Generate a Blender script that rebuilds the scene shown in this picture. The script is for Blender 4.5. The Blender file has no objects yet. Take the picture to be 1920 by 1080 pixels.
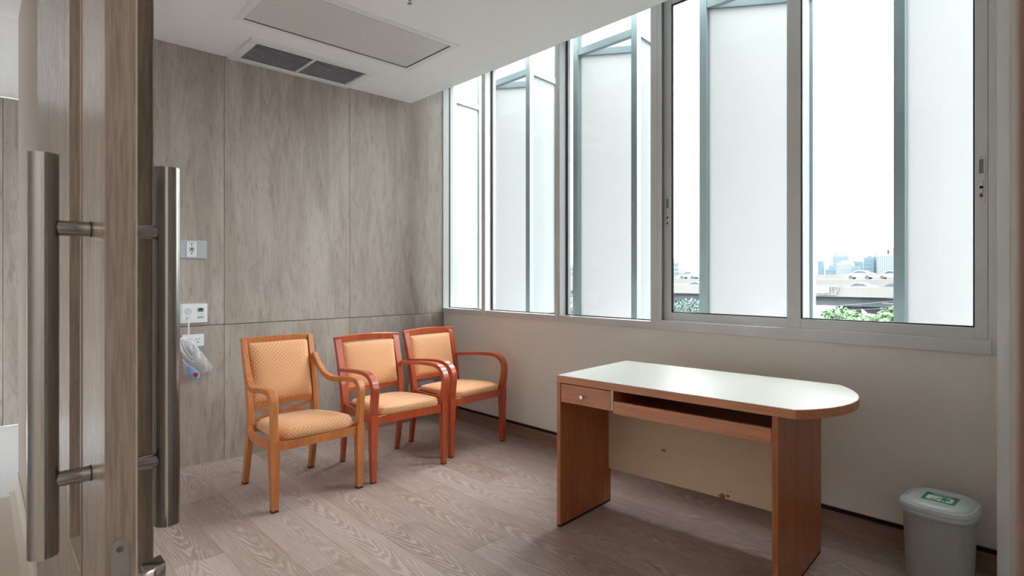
import bpy, bmesh, math, random
from mathutils import Vector, Matrix
random.seed(7)
S = bpy.context.scene
COL = S.collection
PI = math.pi

# ------------------------------------------------------------------ camera, sky, exposure
CAM_H = 1.25
VIEW = math.radians(46.424)                  # angle between the view axis and the room's X axis
cd = bpy.data.cameras.new('camera')
cam = bpy.data.objects.new('camera', cd)
COL.objects.link(cam)
cam.location = (0, 0, CAM_H)
cam.rotation_euler = (PI / 2, 0, -(PI / 2 - VIEW))
cd.sensor_width = 36
cd.lens = 36 * 1055 / 1920
cd.shift_y = -20 / 1920
cd.clip_start = 0.02
cd.clip_end = 4000
cd.dof.use_dof = True
cd.dof.focus_distance = 3.4
cd.dof.aperture_fstop = 9
S.camera = cam

SKY_ZENITH = 26.5                             # overcast sky: the zenith is brighter than the horizon
SKY_HORIZON = 5.2
w = bpy.data.worlds.new('overcast_sky')
S.world = w
w.use_nodes = True
nt = w.node_tree
nt.nodes.clear()
tc = nt.nodes.new('ShaderNodeTexCoord')
sp = nt.nodes.new('ShaderNodeSeparateXYZ')
nt.links.new(tc.outputs['Generated'], sp.inputs[0])
mr = nt.nodes.new('ShaderNodeMapRange')
mr.inputs['From Min'].default_value = 0
mr.inputs['From Max'].default_value = 1
mr.inputs['To Min'].default_value = SKY_HORIZON
mr.inputs['To Max'].default_value = SKY_ZENITH
nt.links.new(sp.outputs['Z'], mr.inputs['Value'])
bg = nt.nodes.new('ShaderNodeBackground')
bg.inputs['Color'].default_value = (0.93, 0.98, 1.0, 1)
nt.links.new(mr.outputs[0], bg.inputs['Strength'])
wo = nt.nodes.new('ShaderNodeOutputWorld')
nt.links.new(bg.outputs[0], wo.inputs['Surface'])

FILL_LAMP = 10.5                                   # strength of the added, unseen corridor fill lamps
S.view_settings.view_transform = 'Standard'
S.view_settings.look = 'None'
S.view_settings.exposure = 0.24
S.view_settings.gamma = 1
S.view_settings.use_curve_mapping = False
S.cycles.use_denoising = True
S.cycles.max_bounces = 14
S.cycles.diffuse_bounces = 7
S.cycles.glossy_bounces = 5
S.cycles.transmission_bounces = 10
S.cycles.transparent_max_bounces = 20
S.cycles.sample_clamp_indirect = 12
S.cycles.caustics_reflective = False
S.cycles.caustics_refractive = False


# ------------------------------------------------------------------ material helpers
class NT:
    def __init__(self, name):
        self.m = bpy.data.materials.new(name)
        self.m.use_nodes = True
        self.t = self.m.node_tree
        self.t.nodes.clear()
        self.out = self.t.nodes.new('ShaderNodeOutputMaterial')

    def n(self, kind, **kw):
        nd = self.t.nodes.new('ShaderNode' + kind)
        for k, v in kw.items():
            setattr(nd, k, v)
        return nd

    def set(self, nd, **kw):
        for k, v in kw.items():
            key = k.replace('_', ' ')
            nd.inputs[key].default_value = v
        return nd

    def l(self, a, b):
        self.t.links.new(a, b)

    def math(self, op, a, b=None, c=None):
        nd = self.n('Math', operation=op)
        for i, v in enumerate((a, b, c)):
            if v is None:
                continue
            if isinstance(v, (int, float)):
                nd.inputs[i].default_value = v
            else:
                self.l(v, nd.inputs[i])
        return nd.outputs[0]

    def mix(self, fac, a, b, mode='MIX'):
        nd = self.n('Mix', data_type='RGBA', blend_type=mode)
        for i, v in ((0, fac), (6, a), (7, b)):
            if isinstance(v, (int, float)):
                nd.inputs[i].default_value = v
            elif isinstance(v, tuple):
                nd.inputs[i].default_value = (*v[:3], 1)
            else:
                self.l(v, nd.inputs[i])
        return nd.outputs[2]

    def ramp(self, v, lo, hi):
        nd = self.n('MapRange', interpolation_type='SMOOTHSTEP')
        nd.inputs['From Min'].default_value = lo
        nd.inputs['From Max'].default_value = hi
        self.l(v, nd.inputs['Value'])
        return nd.outputs[0]

    def noise(self, vec, scale, detail=4, rough=0.55, dist=0.0):
        nd = self.n('TexNoise')
        self.set(nd, Scale=scale, Detail=detail, Roughness=rough, Distortion=dist)
        self.l(vec, nd.inputs['Vector'])
        return nd.outputs[0]

    def scaled(self, vec, s, off=None):
        mp = self.n('Mapping')
        mp.inputs['Scale'].default_value = s
        self.l(vec, mp.inputs['Vector'])
        if off is not None:
            self.l(off, mp.inputs['Location'])
        return mp.outputs[0]

    def bump(self, h, strength=0.2, dist=0.001):
        b = self.n('Bump')
        self.set(b, Strength=strength, Distance=dist)
        self.l(h, b.inputs['Height'])
        return b.outputs[0]

    def bsdf(self, color, rough=0.5, metal=0.0, normal=None, spec=0.5, coat=0.0):
        b = self.n('BsdfPrincipled')
        for key, v in (('Base Color', color), ('Roughness', rough), ('Metallic', metal), ('Specular IOR Level', spec), ('Coat Weight', coat)):
            if isinstance(v, (int, float)):
                b.inputs[key].default_value = v
            elif isinstance(v, tuple):
                b.inputs[key].default_value = (*v[:3], 1)
            else:
                self.l(v, b.inputs[key])
        if normal is not None:
            self.l(normal, b.inputs['Normal'])
        self.l(b.outputs[0], self.out.inputs['Surface'])
        return b


def sr(r, g, b):
    f = lambda c: (c / 255 / 12.92) if c / 255 <= 0.04045 else ((c / 255 + 0.055) / 1.055) ** 2.4
    return (f(r), f(g), f(b))


def m_plain(name, col, rough=0.5, metal=0.0, spec=0.5, var=0.04, scale=12.0, bump=0.0):
    n = NT(name)
    tcn = n.n('TexCoord')
    ns = n.noise(tcn.outputs['Object'], scale, 3)
    c = n.mix(ns, tuple(x * (1 - var) for x in col), tuple(min(1, x * (1 + var)) for x in col))
    nm = n.bump(n.noise(tcn.outputs['Object'], scale * 20, 2), bump) if bump else None
    n.bsdf(c, rough, metal, nm, spec)
    return n.m


def m_wood(name, dark, light, axis='Z', grain=90.0, rough=0.38, streak=0.6, spec=0.5, coat=0.0, wear=None):
    """fine straight grain along one object axis"""
    n = NT(name)
    tcn = n.n('TexCoord')
    oi = n.n('ObjectInfo')
    off = n.n('CombineXYZ')
    n.l(n.math('MULTIPLY', oi.outputs['Random'], 7.3), off.inputs[0])
    n.l(n.math('MULTIPLY', oi.outputs['Random'], 3.1), off.inputs[2])
    s = {'X': (0.05, 1, 1), 'Y': (1, 0.05, 1), 'Z': (1, 1, 0.05)}[axis]
    v = n.scaled(tcn.outputs['Object'], s, off.outputs[0])
    a = n.noise(v, grain, 5, 0.65, 0.3)
    b = n.noise(v, grain * 0.16, 3, 0.5, 0.6)
    f = n.math('ADD', n.math('MULTIPLY', a, streak), n.math('MULTIPLY', b, 1 - streak))
    f = n.ramp(f, 0.32, 0.68)
    c = n.mix(f, dark, light)
    if wear:
        c = n.mix(n.ramp(n.noise(tcn.outputs['Object'], 26, 5, 0.7), 0.66, 0.74), c, wear)
    n.bsdf(c, rough, 0, n.bump(a, 0.12, 0.0006), spec, coat)
    return n.m


def m_laminate(name, dark, mid, light, rough=0.42, knots=True):
    """oak-look wall laminate, vertical grain with cathedral figure"""
    n = NT(name)
    geo = n.n('NewGeometry')
    oi = n.n('ObjectInfo')
    off = n.n('CombineXYZ')
    n.l(n.math('MULTIPLY', oi.outputs['Random'], 9.7), off.inputs[0])
    n.l(n.math('MULTIPLY', oi.outputs['Random'], 5.3), off.inputs[2])
    p = n.scaled(geo.outputs['Position'], (1, 1, 1), off.outputs[0])
    v = n.scaled(p, (1, 1, 0.11))
    warp = n.noise(n.scaled(p, (1, 1, 0.14)), 3.6, 2, 0.45)
    fine = n.noise(v, 85, 6, 0.7, 0.35)
    broad = n.noise(n.scaled(p, (1, 1, 0.16)), 7, 4, 0.6, 0.9)
    ring = n.math('SINE', n.math('MULTIPLY', warp, 120.0))
    mask = n.ramp(n.noise(n.scaled(p, (1, 1, 0.18)), 4.3, 2), 0.50, 0.66)
    c = n.mix(n.ramp(broad, 0.30, 0.72), mid, light)
    c = n.mix(n.math('MULTIPLY', n.ramp(fine, 0.50, 0.72), 0.55), c, dark)
    c = n.mix(n.math('MULTIPLY', n.math('MULTIPLY', n.ramp(ring, 0.2, 1.0), mask), 0.22), c, dark)
    c = n.mix(n.math('MULTIPLY', n.ramp(n.noise(n.scaled(p, (1, 1, 0.16)), 22, 4, 0.75, 0.8), 0.64, 0.78), 0.6), c, dark)
    n.bsdf(c, rough, 0, n.bump(fine, 0.10, 0.0006), 0.4)
    return n.m


def m_plank():
    """grey-brown vinyl plank with limed cathedral grain, one figure per plank"""
    n = NT('vinyl_plank')
    tcn = n.n('TexCoord')
    oi = n.n('ObjectInfo')
    rnd = oi.outputs['Random']
    sx = n.n('SeparateXYZ')
    n.l(tcn.outputs['Object'], sx.inputs[0])
    r2 = n.math('FRACT', n.math('MULTIPLY', rnd, 17.31))
    r3 = n.math('FRACT', n.math('MULTIPLY', rnd, 51.77))
    off = n.n('CombineXYZ')
    n.l(n.math('MULTIPLY', rnd, 37.0), off.inputs[0])
    n.l(n.math('MULTIPLY', r2, 23.0), off.inputs[1])
    p = n.scaled(tcn.outputs['Object'], (1, 1, 1), off.outputs[0])
    x = n.math('ADD', sx.outputs['X'], n.math('MULTIPLY_ADD', r3, 0.10, -0.05))
    sgn = n.math('SIGN', n.math('SUBTRACT', r2, 0.5))
    wob = n.noise(n.scaled(p, (1, 0.16, 1)), 11, 3, 0.55)
    wob2 = n.noise(n.scaled(p, (1, 0.22, 1)), 48, 2, 0.6)
    ph = n.math('ADD', n.math('MULTIPLY', n.math('MULTIPLY', sx.outputs['Y'], sgn), 62.0),
                n.math('MULTIPLY', n.math('MULTIPLY', x, x), 5200.0))
    ph = n.math('ADD', ph, n.math('MULTIPLY', wob, 34.0))
    ph = n.math('ADD', ph, n.math('MULTIPLY', wob2, 3.4))
    ring = n.ramp(n.math('SINE', ph), -0.1, 1.0)
    ring_d = n.ramp(n.math('SINE', ph), 0.2, -1.0)
    fine = n.noise(n.scaled(p, (1, 0.035, 1)), 170, 5, 0.6)
    mask = n.ramp(n.noise(n.scaled(p, (1, 0.22, 1)), 4.5, 2), 0.36, 0.60)
    tone = n.mix(n.math('FRACT', n.math('MULTIPLY', rnd, 91.7)), sr(142, 121, 112), sr(172, 155, 147))
    broad = n.noise(n.scaled(p, (1, 0.07, 1)), 17, 3, 0.6)
    c = n.mix(n.math('MULTIPLY', n.ramp(broad, 0.38, 0.7), 0.55), tone, sr(150, 122, 108))
    c = n.mix(n.math('MULTIPLY', n.ramp(fine, 0.42, 0.72), 0.42), c, sr(206, 195, 189))
    c = n.mix(n.math('MULTIPLY', n.math('MULTIPLY', ring_d, mask), 0.28), c, sr(138, 108, 94))
    c = n.mix(n.math('MULTIPLY', n.math('MULTIPLY', ring, mask), 0.34), c, sr(212, 202, 197))
    rough = n.math('MULTIPLY_ADD', fine, 0.14, 0.33)
    n.bsdf(c, rough, 0, n.bump(fine, 0.18, 0.0008), 0.45)
    return n.m


def m_fabric():
    """woven apricot upholstery with a diagonal lattice of pale dots"""
    n = NT('dotted_fabric')
    uv = n.n('UVMap')
    mp = n.n('Mapping')
    mp.inputs['Rotation'].default_value = (0, 0, math.radians(45))
    mp.inputs['Scale'].default_value = (60, 60, 60)
    n.l(uv.outputs[0], mp.inputs['Vector'])
    fr = n.n('VectorMath', operation='FRACTION')
    n.l(mp.outputs[0], fr.inputs[0])
    sx = n.n('SeparateXYZ')
    n.l(fr.outputs[0], sx.inputs[0])
    dx = n.math('ABSOLUTE', n.math('SUBTRACT', sx.outputs[0], 0.5))
    dy = n.math('ABSOLUTE', n.math('SUBTRACT', sx.outputs[1], 0.5))
    d = n.math('SQRT', n.math('ADD', n.math('MULTIPLY', dx, dx), n.math('MULTIPLY', dy, dy)))
    dot = n.math('SUBTRACT', 1.0, n.ramp(d, 0.13, 0.20))
    lat = n.ramp(n.math('MAXIMUM', dx, dy), 0.43, 0.48)
    wv = n.noise(n.scaled(uv.outputs[0], (1, 1, 1)), 620, 2)
    c = n.mix(wv, sr(212, 148, 98), sr(226, 168, 120))
    c = n.mix(n.math('MULTIPLY', lat, 0.35), c, sr(176, 112, 66))
    c = n.mix(n.math('MULTIPLY', dot, 0.85), c, sr(228, 214, 194))
    b = n.bsdf(c, 0.72, 0, n.bump(wv, 0.25, 0.0006), 0.3)
    b.inputs['Sheen Weight'].default_value = 0.15
    return n.m


def m_brushed(name, col, rough=0.26):
    n = NT(name)
    tcn = n.n('TexCoord')
    f = n.noise(n.scaled(tcn.outputs['Object'], (1, 1, 0.02)), 900, 2, 0.5)
    c = n.mix(f, tuple(x * 0.94 for x in col), tuple(min(1, x * 1.05) for x in col))
    b = n.bsdf(c, n.math('MULTIPLY_ADD', f, 0.06, rough - 0.03), 1.0)
    return n.m


def m_weave(name, col):
    n = NT(name)
    geo = n.n('NewGeometry')
    a = n.noise(n.scaled(geo.outputs['Position'], (1, 1, 6)), 120, 3, 0.6)
    b = n.noise(n.scaled(geo.outputs['Position'], (5, 5, 1)), 150, 2, 0.6)
    f = n.math('MULTIPLY_ADD', a, 0.6, n.math('MULTIPLY', b, 0.4))
    c = n.mix(n.ramp(f, 0.3, 0.7), tuple(x * 0.92 for x in col), tuple(x * 1.06 for x in col))
    n.bsdf(c, 0.7, 0, n.bump(f, 0.25, 0.0006), 0.25)
    return n.m


def m_glass(name, tint, gloss=1.0, ior=1.45):
    n = NT(name)
    tr = n.n('BsdfTransparent')
    tr.inputs[0].default_value = (*tint, 1)
    gl = n.n('BsdfGlossy')
    gl.inputs['Roughness'].default_value = 0.01
    geo = n.n('NewGeometry')
    dt = n.n('VectorMath', operation='DOT_PRODUCT')
    n.l(geo.outputs['Normal'], dt.inputs[0])
    n.l(geo.outputs['Incoming'], dt.inputs[1])
    one = n.math('SUBTRACT', 1.0, n.math('ABSOLUTE', dt.outputs['Value']))
    fres = n.math('MULTIPLY_ADD', n.math('POWER', one, 5.0), 0.96, 0.035)
    mx = n.n('MixShader')
    n.l(n.math('MULTIPLY', fres, gloss), mx.inputs[0])
    n.l(tr.outputs[0], mx.inputs[1])
    n.l(gl.outputs[0], mx.inputs[2])
    n.l(mx.outputs[0], n.out.inputs['Surface'])
    return n.m


def m_frosted():
    n = NT('frosted_film')
    tcn = n.n('TexCoord')
    f = n.noise(tcn.outputs['Object'], 3, 2)
    c = n.mix(f, (0.424, 0.420, 0.417), (0.434, 0.430, 0.427))
    t = n.n('BsdfTranslucent')
    d = n.n('BsdfDiffuse')
    n.l(c, t.inputs[0])
    d.inputs[0].default_value = (0.72, 0.75, 0.76, 1)
    mx = n.n('MixShader')
    mx.inputs[0].default_value = 0.25
    n.l(t.outputs[0], mx.inputs[1])
    n.l(d.outputs[0], mx.inputs[2])
    n.l(mx.outputs[0], n.out.inputs['Surface'])
    return n.m


def m_bag():
    n = NT('clear_plastic')
    tr = n.n('BsdfTransparent')
    tr.inputs[0].default_value = (0.95, 0.95, 0.96, 1)
    gl = n.n('BsdfPrincipled')
    gl.inputs['Base Color'].default_value = (0.8, 0.8, 0.82, 1)
    gl.inputs['Roughness'].default_value = 0.18
    lw = n.n('LayerWeight')
    lw.inputs[0].default_value = 0.35
    mx = n.n('MixShader')
    n.l(n.math('MULTIPLY_ADD', lw.outputs['Facing'], 0.55, 0.20), mx.inputs[0])
    n.l(tr.outputs[0], mx.inputs[1])
    n.l(gl.outputs[0], mx.inputs[2])
    n.l(mx.outputs[0], n.out.inputs['Surface'])
    return n.m


def m_leaf(name, a, b):
    n = NT(name)
    tcn = n.n('TexCoord')
    c = n.mix(n.ramp(n.noise(tcn.outputs['Object'], 2.5, 3), 0.3, 0.7), a, b)
    n.bsdf(c, 0.6, 0, None, 0.3)
    return n.m


M = dict(
    wall_wood=m_laminate('oak_wall_laminate', sr(114, 100, 90), sr(160, 148, 138), sr(184, 174, 165)),
    door_wood=m_wood('oak_door_laminate', sr(128, 114, 103), sr(158, 144, 132), 'Z', 210, 0.26, 0.75),
    door_dark=m_wood('oak_jamb_laminate', sr(140, 126, 114), sr(176, 162, 150), 'Z', 190, 0.4, 0.7),
    plank=m_plank(),
    skirt=m_wood('wood_vinyl_skirting', sr(118, 90, 76), sr(152, 124, 110), 'Y', 60, 0.45, 0.5),
    grout=m_plain('dark_joint', (0.05, 0.042, 0.04), 0.9),
    seal=m_plain('pale_sealant', sr(175, 165, 155), 0.6),
    wallpaper=m_weave('woven_beige_wallpaper', sr(228, 225, 219)),
    ceiling=m_plain('ceiling_paint', sr(243, 245, 245), 0.85, 0, 0.2, 0.01, 3),
    white_paint=m_plain('white_wall_paint', sr(238, 238, 238), 0.8, 0, 0.2, 0.01, 3),
    corridor_floor=m_plain('speckled_vinyl', sr(196, 184, 174), 0.5, 0, 0.4, 0.06, 60, 0.1),
    lobby_floor=m_plain('pale_lobby_vinyl', sr(222, 222, 224), 0.4, 0, 0.4, 0.02, 8),
    alu=m_plain('silver_window_coating', sr(204, 203, 202), 0.42, 0.05, 0.5, 0.015, 6),
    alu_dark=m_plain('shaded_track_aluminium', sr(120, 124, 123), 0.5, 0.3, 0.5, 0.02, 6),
    gasket=m_plain('black_gasket', (0.012, 0.014, 0.018), 0.6),
    black=m_plain('black_shadow_gap', (0.008, 0.007, 0.007), 0.8),
    dark=m_plain('dark_void', (0.01, 0.01, 0.01), 0.9),
    glass=m_glass('window_glass', (0.972, 0.987, 0.985), 0.9),
    frost_pane=m_plain('grey_vision_panel', sr(120, 106, 94), 0.35, 0, 0.4),
    steel=m_brushed('brushed_steel', (0.40, 0.385, 0.365), 0.17),
    chrome=m_plain('polished_chrome', (0.72, 0.72, 0.71), 0.12, 1.0, 0.5, 0.02),
    satin=m_plain('satin_steel_plate', (0.42, 0.42, 0.42), 0.42, 0.9, 0.5, 0.08, 30),
    honey=m_wood('honey_oak_wood', sr(172, 100, 50), sr(202, 130, 72), 'Z', 60, 0.36, 0.5, 0.5, 0.15, sr(206, 150, 96)),
    cherry=m_wood('cherry_red_wood', sr(160, 66, 34), sr(184, 86, 50), 'Z', 60, 0.28, 0.5, 0.5, 0.35),
    foot=m_plain('black_leg_tip', (0.02, 0.018, 0.015), 0.6),
    fabric=m_fabric(),
    piping=m_plain('apricot_piping', sr(216, 152, 96), 0.7),
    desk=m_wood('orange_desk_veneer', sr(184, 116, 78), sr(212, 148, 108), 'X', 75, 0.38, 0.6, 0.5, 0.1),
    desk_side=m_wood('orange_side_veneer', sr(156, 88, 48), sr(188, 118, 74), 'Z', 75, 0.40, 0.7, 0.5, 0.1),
    desk_top=m_plain('white_laminate_top', sr(206, 204, 195), 0.40, 0, 0.5, 0.01, 4),
    desk_back=m_plain('beige_backing_board', sr(222, 194, 164), 0.55, 0, 0.4, 0.03, 8),
    desk_pale=m_plain('bare_board_edge', sr(196, 184, 160), 0.6),
    chip=m_plain('bare_chipboard', sr(150, 112, 74), 0.9, 0, 0.2, 0.3, 200),
    bin=m_plain('grey_bin_plastic', sr(168, 170, 168), 0.42, 0, 0.45, 0.02, 30, 0.06),
    lid=m_plain('pale_grey_lid_plastic', sr(188, 196, 198), 0.35, 0, 0.5, 0.02, 30, 0.04),
    green=m_plain('green_print', sr(20, 138, 84), 0.4),
    white=m_plain('white_plastic', sr(232, 234, 236), 0.35, 0, 0.5, 0.01),
    grey_plate=m_plain('grey_plate_plastic', sr(186, 190, 196), 0.4, 0, 0.5, 0.01),
    lcd=m_plain('grey_screen_print', sr(150, 164, 172), 0.3),
    blue=m_plain('sky_blue_plastic', sr(120, 176, 226), 0.35),
    red=m_plain('red_button_plastic', sr(196, 30, 40), 0.35),
    dark_red=m_plain('dark_red_tab', sr(120, 20, 36), 0.5),
    diffuser=m_plain('prismatic_diffuser', sr(214, 215, 214), 0.4, 0, 0.5, 0.01),
    bag=m_bag(),
    frosted=m_frosted(),
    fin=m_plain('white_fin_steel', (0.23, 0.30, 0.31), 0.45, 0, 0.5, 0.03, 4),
    facade=m_plain('white_facade', sr(220, 224, 224), 0.7),
    concrete=m_plain('weathered_concrete', (0.105, 0.10, 0.096), 0.9, 0, 0.2, 0.12, 0.35),
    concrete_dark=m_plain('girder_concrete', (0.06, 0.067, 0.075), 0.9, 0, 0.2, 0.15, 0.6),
    asphalt=m_plain('road_asphalt', (0.10, 0.10, 0.10), 0.9, 0, 0.2, 0.1, 0.5),
    ground=m_plain('pale_ground', (0.06, 0.06, 0.058), 0.9, 0, 0.2, 0.15, 0.2),
    car_white=m_plain('white_car_paint', (0.22, 0.225, 0.23), 0.25),
    car_silver=m_plain('silver_car_paint', (0.09, 0.10, 0.108), 0.25, 0.3),
    car_blue=m_plain('dark_blue_car_paint', (0.02, 0.03, 0.05), 0.25),
    car_glass=m_plain('car_glass', (0.03, 0.04, 0.05), 0.1),
    tyre=m_plain('tyre_rubber', (0.03, 0.03, 0.032), 0.8),
    bus_red=m_plain('red_bus_paint', (0.14, 0.02, 0.025), 0.4),
    tower_white=m_plain('white_tower_wall', (0.13, 0.142, 0.148), 0.8, 0, 0.2, 0.03, 0.05),
    tower_grey=m_plain('grey_tower_wall', (0.095, 0.115, 0.13), 0.8, 0, 0.2, 0.03, 0.05),
    tower_blue=m_plain('blue_tower_cladding', (0.05, 0.08, 0.105), 0.6, 0, 0.3, 0.05, 0.05),
    tower_teal=m_plain('teal_tower_glass', (0.085, 0.125, 0.13), 0.5, 0, 0.3, 0.05, 0.05),
    tower_window=m_plain('tower_window_glass', (0.045, 0.066, 0.08), 0.3),
    pole=m_plain('pole_concrete', (0.08, 0.075, 0.07), 0.9),
    wire=m_plain('cable_black', (0.05, 0.05, 0.055), 0.8),
    leaf_dark=m_leaf('dark_leaf', (0.016, 0.04, 0.034), (0.05, 0.085, 0.07)),
    leaf_light=m_leaf('light_leaf', (0.032, 0.07, 0.028), (0.085, 0.14, 0.065)),
    bark=m_plain('bark', (0.05, 0.04, 0.03), 0.9),
    crane=m_plain('crane_steel', (0.12, 0.13, 0.14), 0.7),
)
M['copper'] = m_plain('sprinkler_bulb_red', sr(150, 60, 50), 0.3)


# ------------------------------------------------------------------ geometry helpers
class MB:
    def __init__(self):
        self.bm = bmesh.new()

    def _faces(self, vs, fs):
        bv = [self.bm.verts.new(v) for v in vs]
        out = []
        for f in fs:
            try:
                out.append(self.bm.faces.new([bv[i] for i in f]))
            except ValueError:
                pass
        return bv, out

    def box(self, x0, x1, y0, y1, z0, z1, bev=0.0, seg=2, mat=None):
        vs = [Vector((x, y, z)) for z in (z0, z1) for y in (y0, y1) for x in (x0, x1)]
        if mat is not None:
            vs = [mat @ v for v in vs]
        bv, fs = self._faces(vs, [(0, 2, 3, 1), (4, 5, 7, 6), (0, 1, 5, 4), (2, 6, 7, 3), (0, 4, 6, 2), (1, 3, 7, 5)])
        if bev:
            es = list({e for f in fs for e in f.edges})
            bmesh.ops.bevel(self.bm, geom=es, offset=bev, segments=seg, profile=0.6, affect='EDGES')
        return self

    def loft(self, rings, cap=True, closed=True):
        rv = [[self.bm.verts.new(p) for p in r] for r in rings]
        n = len(rings[0])
        for a, b in zip(rv[:-1], rv[1:]):
            for i in range(n if closed else n - 1):
                j = (i + 1) % n
                self.bm.faces.new((a[i], a[j], b[j], b[i]))
        if cap:
            self.bm.faces.new(list(reversed(rv[0])))
            self.bm.faces.new(rv[-1])
        return self

    def tube(self, path, r, n=10, cap=True):
        path = [Vector(p) for p in path]
        rs = r if isinstance(r, (list, tuple)) else [r] * len(path)
        rings = []
        up = None
        for i, p in enumerate(path):
            t = (path[min(i + 1, len(path) - 1)] - path[max(i - 1, 0)]).normalized()
            if up is None:
                up = Vector((0, 0, 1)) if abs(t.z) < 0.9 else Vector((1, 0, 0))
            s = t.cross(up).normalized()
            up = s.cross(t).normalized()
            rings.append([p + (s * math.cos(2 * PI * k / n) + up * math.sin(2 * PI * k / n)) * rs[i] for k in range(n)])
        return self.loft(rings, cap)

    def sweep(self, path, w, h, side, bev=0.0):
        """rectangular section: w along side, h across; lists allowed. bev>0 chamfers the section."""
        path = [Vector(p) for p in path]
        k = len(path)
        ws = w if isinstance(w, (list, tuple)) else [w] * k
        hs = h if isinstance(h, (list, tuple)) else [h] * k
        rings = []
        for i, p in enumerate(path):
            t = (path[min(i + 1, k - 1)] - path[max(i - 1, 0)]).normalized()
            s = Vector(side)
            s = (s - t * s.dot(t)).normalized()
            u = t.cross(s).normalized()
            a, b = ws[i] / 2, hs[i] / 2
            if bev:
                c = min(bev, a * 0.6, b * 0.6)
                pts = [(a, b - c), (a - c, b), (-a + c, b), (-a, b - c), (-a, -b + c), (-a + c, -b), (a - c, -b), (a, -b + c)]
            else:
                pts = [(a, b), (-a, b), (-a, -b), (a, -b)]
            rings.append([p + s * q[0] + u * q[1] for q in pts])
        return self.loft(rings)

    def cyl(self, c, r, h, axis='Z', n=20, r2=None):
        d = {'X': Vector((1, 0, 0)), 'Y': Vector((0, 1, 0)), 'Z': Vector((0, 0, 1))}[axis]
        c = Vector(c)
        return self.tube([c, c + d * h], [r, r if r2 is None else r2], n)

    def prism(self, poly, z0, z1):
        return self.loft([[Vector((x, y, z0)) for x, y in poly], [Vector((x, y, z1)) for x, y in poly]])

    def poly(self, pts):
        self.bm.faces.new([self.bm.verts.new(Vector(p)) for p in pts])
        return self

    def build(self, name, mat, parent=None, loc=None, rz=None, smooth=False, kind=None, ang=35):
        bm = self.bm
        bmesh.ops.recalc_face_normals(bm, faces=bm.faces)
        uvl = bm.loops.layers.uv.new('UVMap')
        for f in bm.faces:
            a = [abs(c) for c in f.normal]
            k = a.index(max(a))
            for l in f.loops:
                c = l.vert.co
                l[uvl].uv = (c.y, c.z) if k == 0 else ((c.x, c.z) if k == 1 else (c.x, c.y))
            f.smooth = smooth
        if smooth:
            lim = math.radians(ang)
            for e in bm.edges:
                if len(e.link_faces) == 2 and e.calc_face_angle(0) > lim:
                    e.smooth = False
        me = bpy.data.meshes.new(name)
        bm.to_mesh(me)
        bm.free()
        me.materials.append(mat)
        o = bpy.data.objects.new(name, me)
        COL.objects.link(o)
        if parent is not None:
            o.parent = parent
        if loc is not None:
            o.location = loc
        if rz is not None:
            o.rotation_euler = (0, 0, rz)
        if kind:
            o['kind'] = kind
        return o


def empty(name, loc=(0, 0, 0), rz=0.0, kind=None):
    o = bpy.data.objects.new(name, None)
    o.empty_display_size = 0.05
    COL.objects.link(o)
    o.location = loc
    o.rotation_euler = (0, 0, rz)
    if kind:
        o['kind'] = kind
    return o


def thing(name, label, cat, loc=(0, 0, 0), rz=0.0, group=None):
    return tag(empty(name, loc, rz), label, cat, group)


def tag(o, label, cat, group=None):
    o['label'] = label
    o['category'] = cat
    if group:
        o['group'] = group
    return o


def kids(o):
    return [c for c in bpy.data.objects if c.parent is o]


def copy_tree(o, parent=None):
    c = o.copy()
    COL.objects.link(c)
    if parent is not None:
        c.parent = parent
    for ch in kids(o):
        copy_tree(ch, c)
    return c


def spline(pts, n=8):
    P = [Vector(p) for p in pts]
    P = [P[0] * 2 - P[1]] + P + [P[-1] * 2 - P[-2]]
    out = []
    for i in range(1, len(P) - 2):
        for k in range(n):
            t = k / n
            a, b, c, d = P[i - 1], P[i], P[i + 1], P[i + 2]
            out.append(0.5 * (2 * b + (c - a) * t + (2 * a - 5 * b + 4 * c - d) * t * t + (3 * b - a - 3 * c + d) * t ** 3))
    out.append(P[-2])
    return out


def lerp_list(vals, n):
    m = len(vals) - 1
    r = []
    for i in range(n):
        t = i / (n - 1) * m
        k = min(int(t), m - 1)
        r.append(vals[k] + (vals[k + 1] - vals[k]) * (t - k))
    return r


def superellipse(a, b, e=2.6, n=40, cx=0.0, cy=0.0):
    r = []
    for k in range(n):
        t = 2 * PI * k / n
        c, s = math.cos(t), math.sin(t)
        r.append((cx + a * math.copysign(abs(c) ** (2 / e), c), cy + b * math.copysign(abs(s) ** (2 / e), s)))
    return r


def rrect(x0, x1, y0, y1, r, n=5):
    out = []
    for cx, cy, a0 in ((x1 - r, y1 - r, 0), (x0 + r, y1 - r, PI / 2), (x0 + r, y0 + r, PI), (x1 - r, y0 + r, 3 * PI / 2)):
        for k in range(n + 1):
            a = a0 + PI / 2 * k / n
            out.append((cx + r * math.cos(a), cy + r * math.sin(a)))
    return out


def frame_rect(mb, x0, x1, ya, yb, za, zb, wl_, wr_, wb_, wt_, bev=0.0015):
    mb.box(x0, x1, ya, ya + wr_, za, zb, bev, 1)
    mb.box(x0, x1, yb - wl_, yb, za, zb, bev, 1)
    mb.box(x0, x1, ya + wr_, yb - wl_, za, za + wb_, bev, 1)
    mb.box(x0, x1, ya + wr_, yb - wl_, zb - wt_, zb, bev, 1)
    return mb


# ------------------------------------------------------------------ the setting
XW = 3.09            # face of the window wall
YW = 4.15            # face of the wood-panelled back wall
ZC = 2.762           # ceiling
XL0, XL1 = 0.18, 0.29  # wall between corridor and room
XC = 2.734           # edge of the ceiling before the blind recess

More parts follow.
